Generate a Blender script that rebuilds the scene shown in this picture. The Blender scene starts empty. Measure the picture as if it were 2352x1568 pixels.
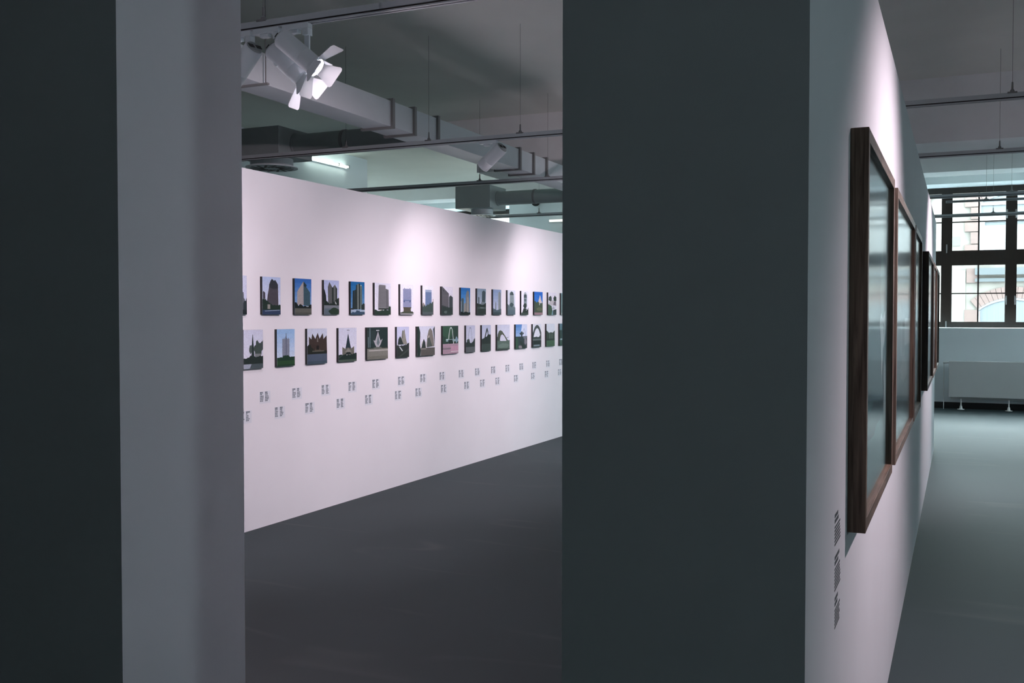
import bpy, bmesh, math, random
from mathutils import Vector, Matrix

R = math.radians
SC = bpy.context.scene
COL = SC.collection

# ------------------------------------------------------------------ camera
# 35 mm lens on a full frame body, 1.55 m above the floor
H = 1.55
cam = bpy.data.cameras.new('camera')
cam.sensor_width = 36.0
cam.sensor_fit = 'HORIZONTAL'
cam.lens = 36.0 * 2287.0 / 2352.0
cam.clip_start = 0.05
cam.clip_end = 200
cam_o = bpy.data.objects.new('camera', cam)
COL.objects.link(cam_o)
cam_o.location = (0, 0, H)
cam_o.rotation_euler = (R(90 - 1.5028), 0, R(24.238))
SC.camera = cam_o

# ------------------------------------------------------------------ world, exposure
SC.view_settings.view_transform = 'Standard'
SC.view_settings.look = 'None'
SC.view_settings.gamma = 1.0
SC.view_settings.use_curve_mapping = False
SC.view_settings.exposure = 0.0

W = bpy.data.worlds.new('overcast_sky')
SC.world = W
W.use_nodes = True
bg = W.node_tree.nodes['Background']
bg.inputs['Color'].default_value = (0.80, 0.94, 1.0, 1)
bg.inputs['Strength'].default_value = 39.0

SPOT_COL = (1.20, 0.905, 1.0)


def spot(name, loc, aim, watts, cone=60, blend=0.6, size=0.03, color=SPOT_COL, square=False):
    l = bpy.data.lights.new(name, 'SPOT')
    l.energy = watts
    l.color = color
    l.spot_size = R(cone)
    l.spot_blend = blend
    l.shadow_soft_size = size
    l.use_square = square
    o = bpy.data.objects.new(name, l)
    COL.objects.link(o)
    o.location = loc
    d = (Vector(aim) - Vector(loc)).normalized()
    o.rotation_euler = d.to_track_quat('-Z', 'Y').to_euler()
    return o


# gallery wall of small photographs: pools from the tracks, wash from unseen lamps added as general fill
spot('gallery_spot_and_fill_light', (-3.55, 7.62, 2.76), (-4.646, 8.95, 1.15), 60, 94, 0.95)
spot('gallery_spot_and_fill_light', (-3.55, 10.05, 2.80), (-4.646, 11.5, 1.15), 66, 94, 0.95)
spot('gallery_spot_and_fill_light', (-3.60, 13.5, 2.85), (-4.646, 13.9, 1.3), 80, 80, 0.6)
spot('gallery_wash_light', (-1.45, 4.14, 2.92), (-4.646, 6.0, 1.1), 360, 75, 0.9)
spot('gallery_wash_light', (-1.60, 7.53, 2.92), (-4.646, 8.2, 0.65), 265, 80, 0.9)
spot('gallery_wash_light', (-1.60, 10.0, 2.92), (-4.646, 11.2, 0.65), 265, 80, 0.9)
# added unseen lamps: bounce off the pier's back, fill on the deep beam
spot('gallery_spot_and_fill_light', (-3.9, 4.14, 2.9), (-3.0, 2.442, 1.8), 70, 100, 0.8)
spot('gallery_spot_and_fill_light', (-1.2, 8.4, 2.5), (-4.1, 10.95, 3.6), 75, 46, 0.9)
# corridor wall with the framed pictures
spot('corridor_spot_light', (1.25, 4.14, 2.92), (-0.264, 4.1, 1.0), 255, 97, 1.0)
spot('corridor_spot_light', (1.25, 10.0, 2.92), (-0.264, 9.9, 1.5), 210, 80, 0.7)


bay = bpy.data.lights.new('bay_fill_light', 'POINT')  # added unseen fill that brightens the far bay's ceiling
bay.energy = 18
bay.color = (1.0, 1.0, 0.90)
bay.shadow_soft_size = 0.25
for p in ((-7.2, 14.2, 2.0), (-10.0, 15.5, 2.0)):
    o = bpy.data.objects.new('bay_fill_light', bay)
    COL.objects.link(o)
    o.location = p


def portal(loc, sx, sz, rz=0):
    l = bpy.data.lights.new('opening_portal', 'AREA')
    l.shape = 'RECTANGLE'
    l.size = sx
    l.size_y = sz
    l.cycles.is_portal = True
    o = bpy.data.objects.new('opening_portal', l)
    COL.objects.link(o)
    o.location = loc
    o.rotation_euler = (R(-90), 0, R(rz))


portal((0.765, 18.98, 2.54), 4.15, 2.4)
portal((-9.66, 18.98, 2.54), 2.9, 2.4)
EW = ((0.2, 0.6, 2.30, 3.15), (15.6, 16.6, 2.2, 3.2))   # openings added in the unseen east wall for fill daylight: y0, y1, z0, z1
for ya, yb, za, zb in EW:
    portal((6.19, (ya + yb) / 2, (za + zb) / 2), yb - ya, zb - za, -90)


# ------------------------------------------------------------------ materials
def lin(h):
    h = h.lstrip('#')
    out = []
    for i in (0, 2, 4):
        c = int(h[i:i + 2], 16) / 255
        out.append(c / 12.92 if c <= 0.04045 else ((c + 0.055) / 1.055) ** 2.4)
    return out


def mat(name, color, rough=0.6, metal=0.0, spec=0.4, noise=0.0, scale=8.0, stretch=(1, 1, 1), bump=0.0):
    m = bpy.data.materials.new(name)
    m.use_nodes = True
    nt = m.node_tree
    b = nt.nodes['Principled BSDF']
    if isinstance(color, str):
        color = lin(color)
    b.inputs['Base Color'].default_value = (*color, 1)
    b.inputs['Roughness'].default_value = rough
    b.inputs['Metallic'].default_value = metal
    b.inputs['Specular IOR Level'].default_value = spec
    if noise or bump:
        tc = nt.nodes.new('ShaderNodeTexCoord')
        mp = nt.nodes.new('ShaderNodeMapping')
        mp.inputs['Scale'].default_value = stretch
        nz = nt.nodes.new('ShaderNodeTexNoise')
        nz.inputs['Scale'].default_value = scale
        nz.inputs['Detail'].default_value = 5
        nt.links.new(tc.outputs['Object'], mp.inputs['Vector'])
        nt.links.new(mp.outputs['Vector'], nz.inputs['Vector'])
        if noise:
            rp = nt.nodes.new('ShaderNodeValToRGB')
            rp.color_ramp.elements[0].position = 0.3
            rp.color_ramp.elements[1].position = 0.7
            rp.color_ramp.elements[0].color = (*[c * (1 - noise) for c in color], 1)
            rp.color_ramp.elements[1].color = (*[min(1, c * (1 + noise)) for c in color], 1)
            nt.links.new(nz.outputs['Fac'], rp.inputs['Fac'])
            nt.links.new(rp.outputs['Color'], b.inputs['Base Color'])
        if bump:
            bp = nt.nodes.new('ShaderNodeBump')
            bp.inputs['Strength'].default_value = bump
            bp.inputs['Distance'].default_value = 0.002
            nt.links.new(nz.outputs['Fac'], bp.inputs['Height'])
            nt.links.new(bp.outputs['Normal'], b.inputs['Normal'])
    return m


M = {}
M['wall'] = mat('painted_wall', (0.72, 0.79, 0.82), 0.75, spec=0.2, noise=0.015, scale=2.5, bump=0.05)
M['ceiling'] = mat('ceiling_paint', (0.78, 0.81, 0.76), 0.85, spec=0.15, noise=0.03, scale=1.5)
M['backwall'] = mat('dark_painted_wall', (0.30, 0.32, 0.33), 0.8, spec=0.2, noise=0.03, scale=2)
M['beam'] = mat('beam_paint', (0.84, 0.87, 0.88), 0.8, spec=0.15, noise=0.03, scale=3)
M['white_metal'] = mat('white_powder_coat', (0.636, 0.718, 0.75), 0.4, spec=0.4, noise=0.01)
M['track'] = mat('track_white', (0.447, 0.504, 0.53), 0.45, noise=0.02)
M['groove'] = mat('black_groove', (0.012, 0.012, 0.013), 0.6, noise=0.1)
M['duct'] = mat('galvanised_white_duct', (0.533, 0.601, 0.63), 0.55, noise=0.03, scale=4)
M['ductgrey'] = mat('grey_duct', (0.292, 0.339, 0.34), 0.5, noise=0.05, scale=4)
M['flange'] = mat('grey_flange', (0.20, 0.21, 0.21), 0.5, noise=0.06)
M['wire'] = mat('steel_wire', (0.16, 0.17, 0.17), 0.4, metal=0.6, noise=0.05)
M['black'] = mat('black_plastic', (0.010, 0.012, 0.012), 0.5, noise=0.1)
M['board_edge'] = mat('dark_board_edge', (0.012, 0.016, 0.016), 0.6, noise=0.1)
M['window_wood'] = mat('dark_brown_window_paint', (0.020, 0.013, 0.010), 0.35, noise=0.15, scale=6, stretch=(6, 6, 1))
M['handle'] = mat('grey_window_handle', (0.30, 0.30, 0.31), 0.35, metal=0.5, noise=0.05)
M['baseboard'] = mat('black_baseboard', (0.010, 0.012, 0.013), 0.5, noise=0.1)
M['radiator'] = mat('radiator_enamel', (0.60, 0.62, 0.62), 0.4, noise=0.01)
M['foot'] = mat('white_foot', (0.85, 0.85, 0.85), 0.4, noise=0.01)
M['ink'] = mat('grey_ink', (0.13, 0.18, 0.21), 0.8, noise=0.1)
M['ink_dark'] = mat('dark_grey_ink', (0.10, 0.13, 0.135), 0.8, noise=0.1)
M['film'] = mat('clear_label_film', (0.63, 0.73, 0.78), 0.6, noise=0.01)
M['backing'] = mat('backing_card', (0.20, 0.16, 0.12), 0.8, noise=0.05)


def wood(name, axis, dark, light):
    m = mat(name, light, 0.45, spec=0.35)
    nt = m.node_tree
    b = nt.nodes['Principled BSDF']
    tc = nt.nodes.new('ShaderNodeTexCoord')
    mp = nt.nodes.new('ShaderNodeMapping')
    s = [60, 60, 60]
    s[axis] = 3.0
    mp.inputs['Scale'].default_value = s
    nz = nt.nodes.new('ShaderNodeTexNoise')
    nz.inputs['Scale'].default_value = 1.6
    nz.inputs['Detail'].default_value = 6
    nz.inputs['Distortion'].default_value = 0.6
    rp = nt.nodes.new('ShaderNodeValToRGB')
    rp.color_ramp.elements[0].position = 0.32
    rp.color_ramp.elements[0].color = (*dark, 1)
    rp.color_ramp.elements[1].position = 0.66
    rp.color_ramp.elements[1].color = (*light, 1)
    nt.links.new(tc.outputs['Object'], mp.inputs['Vector'])
    nt.links.new(mp.outputs['Vector'], nz.inputs['Vector'])
    nt.links.new(nz.outputs['Fac'], rp.inputs['Fac'])
    nt.links.new(rp.outputs['Color'], b.inputs['Base Color'])
    return m


WD, WL = (0.062, 0.040, 0.029), (0.20, 0.142, 0.105)
M['wood_z'] = wood('walnut_upright', 2, WD, WL)
M['wood_y'] = wood('walnut_rail', 1, WD, WL)
M['ebony_z'] = wood('dark_walnut_upright', 2, (0.030, 0.020, 0.015), (0.075, 0.048, 0.035))
M['ebony_y'] = wood('dark_walnut_rail', 1, (0.030, 0.020, 0.015), (0.075, 0.048, 0.035))


def glass_mat(name, tint=(1, 1, 1), ior=1.5, rough=0.0):
    m = bpy.data.materials.new(name)
    m.use_nodes = True
    nt = m.node_tree
    nt.nodes.clear()
    out = nt.nodes.new('ShaderNodeOutputMaterial')
    mx = nt.nodes.new('ShaderNodeMixShader')
    tr = nt.nodes.new('ShaderNodeBsdfTransparent')
    tr.inputs['Color'].default_value = (*tint, 1)
    gl = nt.nodes.new('ShaderNodeBsdfGlossy')
    gl.inputs['Roughness'].default_value = rough
    fr = nt.nodes.new('ShaderNodeFresnel')
    fr.inputs['IOR'].default_value = ior
    # only the face towards the viewer mirrors; the rear face of the thin sheet lets light through
    ge = nt.nodes.new('ShaderNodeNewGeometry')
    sb = nt.nodes.new('ShaderNodeMath')
    sb.operation = 'SUBTRACT'
    sb.inputs[0].default_value = 1.0
    nt.links.new(ge.outputs['Backfacing'], sb.inputs[1])
    ml = nt.nodes.new('ShaderNodeMath')
    ml.operation = 'MULTIPLY'
    nt.links.new(fr.outputs[0], ml.inputs[0])
    nt.links.new(sb.outputs[0], ml.inputs[1])
    nt.links.new(ml.outputs[0], mx.inputs[0])
    nt.links.new(tr.outputs[0], mx.inputs[1])
    nt.links.new(gl.outputs[0], mx.inputs[2])
    nt.links.new(mx.outputs[0], out.inputs[0])
    return m


M['pane'] = glass_mat('window_glass', (0.97, 1.0, 0.99))
M['glazing'] = glass_mat('picture_glass', (0.98, 1, 1), 1.5, 0.13)


def emit(name, color, strength):
    m = bpy.data.materials.new(name)
    m.use_nodes = True
    b = m.node_tree.nodes['Principled BSDF']
    b.inputs['Base Color'].default_value = (0.8, 0.8, 0.8, 1)
    b.inputs['Emission Color'].default_value = (*color, 1)
    b.inputs['Emission Strength'].default_value = strength
    return m


M['tube'] = emit('fluorescent_tube_glow', (0.86, 1.0, 0.88), 9.0)
M['tube2'] = emit('warm_tube_glow', (1.0, 0.98, 0.86), 1.2)
M['lamp'] = emit('spotlight_lens_glow', (1.0, 0.92, 0.98), 12.0)


def floor_mat():
    m = mat('dark_grey_screed', (0.062, 0.072, 0.078), 0.36, spec=0.44)
    nt = m.node_tree
    b = nt.nodes['Principled BSDF']
    tc = nt.nodes.new('ShaderNodeTexCoord')
    n1 = nt.nodes.new('ShaderNodeTexNoise')
    n1.inputs['Scale'].default_value = 1.1
    n1.inputs['Detail'].default_value = 6
    n1.inputs['Distortion'].default_value = 0.8
    nt.links.new(tc.outputs['Object'], n1.inputs['Vector'])
    rp = nt.nodes.new('ShaderNodeValToRGB')
    rp.color_ramp.elements[0].position = 0.3
    rp.color_ramp.elements[0].color = (0.017, 0.032, 0.036, 1)
    rp.color_ramp.elements[1].position = 0.72
    rp.color_ramp.elements[1].color = (0.024, 0.041, 0.046, 1)
    nt.links.new(n1.outputs['Fac'], rp.inputs['Fac'])
    # scuff marks: thin pale wandering lines
    mp = nt.nodes.new('ShaderNodeMapping')
    mp.inputs['Rotation'].default_value = (0, 0, R(38))
    mp.inputs['Scale'].default_value = (0.25, 1.3, 1)
    n2 = nt.nodes.new('ShaderNodeTexNoise')
    n2.inputs['Scale'].default_value = 0.9
    n2.inputs['Detail'].default_value = 1.5
    nt.links.new(tc.outputs['Object'], mp.inputs['Vector'])
    nt.links.new(mp.outputs['Vector'], n2.inputs['Vector'])
    r2 = nt.nodes.new('ShaderNodeValToRGB')
    e = r2.color_ramp.elements
    e[0].position = 0.485
    e[0].color = (0, 0, 0, 1)
    e[1].position = 0.5
    e[1].color = (1, 1, 1, 1)
    e2 = e.new(0.515)
    e2.color = (0, 0, 0, 1)
    nt.links.new(n2.outputs['Fac'], r2.inputs['Fac'])
    n3 = nt.nodes.new('ShaderNodeTexNoise')
    n3.inputs['Scale'].default_value = 1.7
    nt.links.new(tc.outputs['Object'], n3.inputs['Vector'])
    r3 = nt.nodes.new('ShaderNodeValToRGB')
    r3.color_ramp.elements[0].position = 0.48
    r3.color_ramp.elements[1].position = 0.66
    r3.color_ramp.elements[1].color = (0.30, 0.30, 0.30, 1)
    nt.links.new(n3.outputs['Fac'], r3.inputs['Fac'])
    mu = nt.nodes.new('ShaderNodeMath')
    mu.operation = 'MULTIPLY'
    nt.links.new(r2.outputs['Color'], mu.inputs[0])
    nt.links.new(r3.outputs['Color'], mu.inputs[1])
    mx = nt.nodes.new('ShaderNodeMixRGB')
    mx.inputs['Color2'].default_value = (0.085, 0.098, 0.102, 1)
    nt.links.new(mu.outputs[0], mx.inputs['Fac'])
    nt.links.new(rp.outputs['Color'], mx.inputs['Color1'])
    nt.links.new(mx.outputs['Color'], b.inputs['Base Color'])
    # gentle variation of the sheen
    r4 = nt.nodes.new('ShaderNodeMapRange')
    r4.inputs['To Min'].default_value = 0.66
    r4.inputs['To Max'].default_value = 0.73
    nt.links.new(n1.outputs['Fac'], r4.inputs['Value'])
    nt.links.new(r4.outputs['Result'], b.inputs['Roughness'])
    return m


M['floor'] = floor_mat()


def print_mat(name, rough):
    m = mat(name, (0.5, 0.5, 0.5), rough, spec=0.15)
    nt = m.node_tree
    b = nt.nodes['Principled BSDF']
    at = nt.nodes.new('ShaderNodeAttribute')
    at.attribute_name = 'pc'
    tc = nt.nodes.new('ShaderNodeTexCoord')
    nz = nt.nodes.new('ShaderNodeTexNoise')
    nz.inputs['Scale'].default_value = 150
    nz.inputs['Detail'].default_value = 4
    nt.links.new(tc.outputs['Object'], nz.inputs['Vector'])
    mr = nt.nodes.new('ShaderNodeMapRange')
    mr.inputs['From Min'].default_value = 0.25
    mr.inputs['From Max'].default_value = 0.75
    mr.inputs['To Min'].default_value = 0.80
    mr.inputs['To Max'].default_value = 1.20
    nt.links.new(nz.outputs['Fac'], mr.inputs['Value'])
    vm = nt.nodes.new('ShaderNodeVectorMath')
    vm.operation = 'SCALE'
    nt.links.new(at.outputs['Color'], vm.inputs[0])
    nt.links.new(mr.outputs['Result'], vm.inputs['Scale'])
    tn = nt.nodes.new('ShaderNodeVectorMath')
    tn.operation = 'MULTIPLY'
    tn.inputs[1].default_value = (0.94, 1.10, 1.08)      # cool tint offsetting the pink lamp colour
    nt.links.new(vm.outputs['Vector'], tn.inputs[0])
    nt.links.new(tn.outputs['Vector'], b.inputs['Base Color'])
    return m


M['print'] = print_mat('photographic_print', 0.5)


# ------------------------------------------------------------------ mesh helpers
def box(bm, x0, x1, y0, y1, z0, z1, bev=0.0):
    mtx = Matrix.Translation(((x0 + x1) / 2, (y0 + y1) / 2, (z0 + z1) / 2)) @ Matrix.Diagonal((abs(x1 - x0), abs(y1 - y0), abs(z1 - z0), 1))
    g = bmesh.ops.create_cube(bm, size=1, matrix=mtx)
    if bev:
        es = list({e for v in g['verts'] for e in v.link_edges})
        bmesh.ops.bevel(bm, geom=es, offset=bev, segments=2, profile=0.5, affect='EDGES')
    return bm


def frame_of(axis):
    a = Vector(axis).normalized()
    t = Vector((0, 0, 1)) if abs(a.z) < 0.95 else Vector((0, 1, 0))
    u = t.cross(a).normalized()
    return a, u, a.cross(u)


def lathe(bm, p, axis, prof, seg=32, caps=(True, True)):
    """prof: list of (distance along axis, radius)"""
    a, u, v = frame_of(axis)
    p = Vector(p)
    rings = []
    for t, r in prof:
        rings.append([bm.verts.new(p + a * t + u * (r * math.cos(2 * math.pi * i / seg)) + v * (r * math.sin(2 * math.pi * i / seg))) for i in range(seg)])
    for k in range(len(rings) - 1):
        for i in range(seg):
            j = (i + 1) % seg
            bm.faces.new((rings[k][i], rings[k][j], rings[k + 1][j], rings[k + 1][i]))
    if caps[0]:
        bm.faces.new(list(reversed(rings[0])))
    if caps[1]:
        bm.faces.new(rings[-1])
    return bm


def rod(bm, a, b, r, seg=10):
    a, b = Vector(a), Vector(b)
    return lathe(bm, a, b - a, [(0, r), ((b - a).length, r)], seg)


def prism(bm, pts, off):
    """polygon of 3-D points pushed along the vector off"""
    off = Vector(off)
    lo = [bm.verts.new(Vector(p)) for p in pts]
    hi = [bm.verts.new(Vector(p) + off) for p in pts]
    n = len(pts)
    bm.faces.new(list(reversed(lo)))
    bm.faces.new(hi)
    for i in range(n):
        j = (i + 1) % n
        bm.faces.new((lo[i], lo[j], hi[j], hi[i]))
    return bm


def wloc(o):
    v = Vector(o.location)
    while o.parent:
        o = o.parent
        v = v + Vector(o.location)
    return v


def link(name, bm, m, parent=None, smooth=False, origin=None, recalc=True):
    """one mesh object from world-space geometry"""
    if recalc:
        bmesh.ops.recalc_face_normals(bm, faces=bm.faces)
    if origin is None:
        if parent is None:
            xs = [v.co for v in bm.verts]
            lo = Vector((min(v.x for v in xs), min(v.y for v in xs), min(v.z for v in xs)))
            hi = Vector((max(v.x for v in xs), max(v.y for v in xs), max(v.z for v in xs)))
            origin = Vector(((lo.x + hi.x) / 2, (lo.y + hi.y) / 2, lo.z))
        else:
            origin = wloc(parent)
    origin = Vector(origin)
    for v in bm.verts:
        v.co -= origin
    me = bpy.data.meshes.new(name)
    bm.to_mesh(me)
    bm.free()
    me.materials.append(M[m] if isinstance(m, str) else m)
    if smooth:
        me.polygons.foreach_set('use_smooth', [True] * len(me.polygons))
        me.set_sharp_from_angle(angle=R(35))
    o = bpy.data.objects.new(name, me)
    COL.objects.link(o)
    if parent is None:
        o.location = origin
    else:
        o.parent = parent
        o.location = origin - wloc(parent)
    return o


def tag(o, label, cat=None, group=None, kind=None):
    o['label'] = label
    if cat:
        o['category'] = cat
    if group:
        o['group'] = group
    if kind:
        o['kind'] = kind
    return o


def root(name, loc, label, cat, group=None, kind=None):
    o = bpy.data.objects.new(name, None)
    o.empty_display_size = 0.1
    COL.objects.link(o)
    o.location = loc
    return tag(o, label, cat, group, kind)


NB = bmesh.new


def solid(name, boxes, m, label, cat, kind='structure', bev=0.0):
    bm = NB()
    for b in boxes:
        box(bm, *b, bev=bev)
    return tag(link(name, bm, m), label, cat, kind=kind)


# ------------------------------------------------------------------ the shell
CZ = 3.94           # ceiling
YW = 18.15          # inner face of the window wall
XP = -4.646         # face of the gallery wall with the small photographs
XC = -0.264         # face of the corridor wall with the framed pictures
W1 = (-1.31, 2.84)  # window openings along x
W2 = (-11.09, -8.23)
WZ = (1.341, 3.738)

solid('floor', [(-12.4, 6.2, -3.4, 19.05, -0.15, 0.0)], 'floor', 'dark grey polished screed floor of the gallery', 'floor')
solid('ceiling', [(-12.4, 6.2, -3.4, 19.05, CZ, CZ + 0.15)], 'ceiling', 'grey painted ceiling above the hanging tracks', 'ceiling')
solid('wall_north', [(-12.4, W2[0], YW, 19.05, 0, CZ), (W2[1], W1[0], YW, 19.05, 0, CZ), (W1[1], 6.2, YW, 19.05, 0, CZ),
                     (W2[0], W2[1], YW, 19.05, 0, WZ[0]), (W1[0], W1[1], YW, 19.05, 0, WZ[0]),
                     (W2[0], W2[1], YW, 19.05, WZ[1], CZ), (W1[0], W1[1], YW, 19.05, WZ[1], CZ)],
      'wall', 'thick white outer wall with the deep window openings, behind the radiator', 'wall')
solid('wall_south', [(-12.4, 6.2, -3.4, -3.2, 0, CZ)], 'backwall', 'dark wall closing the room behind the viewpoint', 'wall')
ys = [-3.2]
eb = []
for ya, yb, za, zb in EW:
    eb += [(6.0, 6.2, ys[-1], ya, 0, CZ), (6.0, 6.2, ya, yb, 0, za), (6.0, 6.2, ya, yb, zb, CZ)]
    ys.append(yb)
solid('wall_east', eb + [(6.0, 6.2, ys[-1], YW, 0, CZ)], 'wall', 'white outer wall of the corridor, with two small openings added for fill daylight', 'wall')
solid('wall_west', [(-12.4, -12.2, -3.2, YW, 0, CZ)], 'wall', 'white outer wall far behind the gallery wall of small photos', 'wall')
solid('wall_corridor', [(-0.762, XC, 1.95, 12.4, 0, 2.61)], 'wall', 'long thick partition carrying the framed pictures, its dark end facing the viewer', 'wall')
solid('wall_pier', [(-4.95, -2.003, 1.95, 2.442, 0, 2.61)], 'wall', 'thick partition at the picture edge, dark face and lighter grey jamb', 'wall')
solid('wall_gallery', [(-4.95, XP, 2.442, 14.2, 0, 2.595)], 'wall', 'white lit partition carrying two rows of small photographs', 'wall')
solid('wall_annex', [(-8.65, -8.35, 5.2, 13.12, 0, CZ), (-12.2, -8.65, 12.82, 13.12, 0, CZ)], 'wall', 'greenish wall with a fluorescent tube, behind and above the gallery wall', 'wall')
solid('baseboard_north', [(-12.2, 6.0, YW - 0.014, YW, 0, 0.104)], 'baseboard', 'black baseboard of the window wall under the radiator', 'baseboard')
solid('ceiling_beam', [(-5.4, 6.0, 10.95, 11.66, 3.29, CZ)], 'beam', 'deep pale beam crossing the ceiling behind the track with the lone spotlight', 'beam')
solid('ceiling_beam', [(-8.35, -5.4, 10.95, 11.28, 3.71, CZ)], 'beam', 'added shallow beam over the greenish bay, blocking tube light from the nearer ceiling', 'beam')  # beam added to keep the tube's light off the near ceiling
solid('ceiling_beam', [(-12.2, 6.0, 3.7, 4.4, 3.40, CZ)], 'beam', 'ceiling beam above the track with three spotlights, over the picture edge', 'beam')

solid('ceiling_beam', [(-12.2, 6.0, 16.45, 17.0, 3.715, CZ)], 'beam', 'shallow grey beam along the window wall, just above the window top', 'beam')


# ------------------------------------------------------------------ windows
def window(name, x0, x1, xs, label, hs):
    r = root(name, ((x0 + x1) / 2, 18.80, WZ[0]), label, 'window', kind='structure')
    ya, yb = 18.74, 18.84
    z0, z1 = WZ
    bm = NB()
    box(bm, x0, x1, ya, yb, z0, 1.44)
    box(bm, x0, x1, ya, yb, 3.638, z1)
    box(bm, x0, x1, ya, yb, 2.408, 2.658)
    for x in xs:
        h = 0.086
        for a, b in ((1.44, 2.408), (2.658, 3.638)):
            box(bm, max(x0, x - h), min(x1, x + h), ya, yb, a, b)
    link('window_frame', bm, 'window_wood', r)
    for i in range(len(xs) - 1):
        a, b = xs[i] + 0.086, xs[i + 1] - 0.086
        m_ = (a + b) / 2
        for (za, zb, zm) in ((1.44, 2.408, 1.925), (2.658, 3.638, 3.148)):
            bm = NB()
            box(bm, m_ - 0.012, m_ + 0.012, ya + 0.02, yb - 0.03, za, zb)
            box(bm, a, m_ - 0.012, ya + 0.02, yb - 0.03, zm - 0.009, zm + 0.009)
            box(bm, m_ + 0.012, b, ya + 0.02, yb - 0.03, zm - 0.009, zm + 0.009)
            link('muntin', bm, 'window_wood', r)
            bm = NB()
            box(bm, a - 0.01, b + 0.01, 18.800, 18.806, za - 0.01, zb + 0.01)
            link('pane', bm, 'pane', r)
    for (hx, hz) in hs:
        bm = NB()
        box(bm, hx - 0.010, hx + 0.010, ya - 0.012, ya, hz - 0.05, hz + 0.05, bev=0.003)
        lathe(bm, (hx, ya - 0.012, hz), (0, -1, 0), [(0, 0.009), (0.03, 0.009)], 12)
        box(bm, hx - 0.008, hx + 0.008, ya - 0.05, ya - 0.036, hz - 0.10, hz + 0.012, bev=0.003)
        link('handle', bm, 'handle', r)
    return r


wx = [-1.224, -0.228, 0.767, 1.762, 2.754]
window('window_1', *W1, wx, 'dark brown wooden casement window over the radiator',
       [(-0.228, 2.72), (0.70, 3.28), (0.83, 3.28), (-0.228, 1.40), (0.70, 1.83), (0.83, 1.83)])
window('window_2', *W2, [-11.0, -9.66, -8.32], 'dark framed bright window glimpsed over the gallery wall beside the duct outlet', [])


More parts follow.
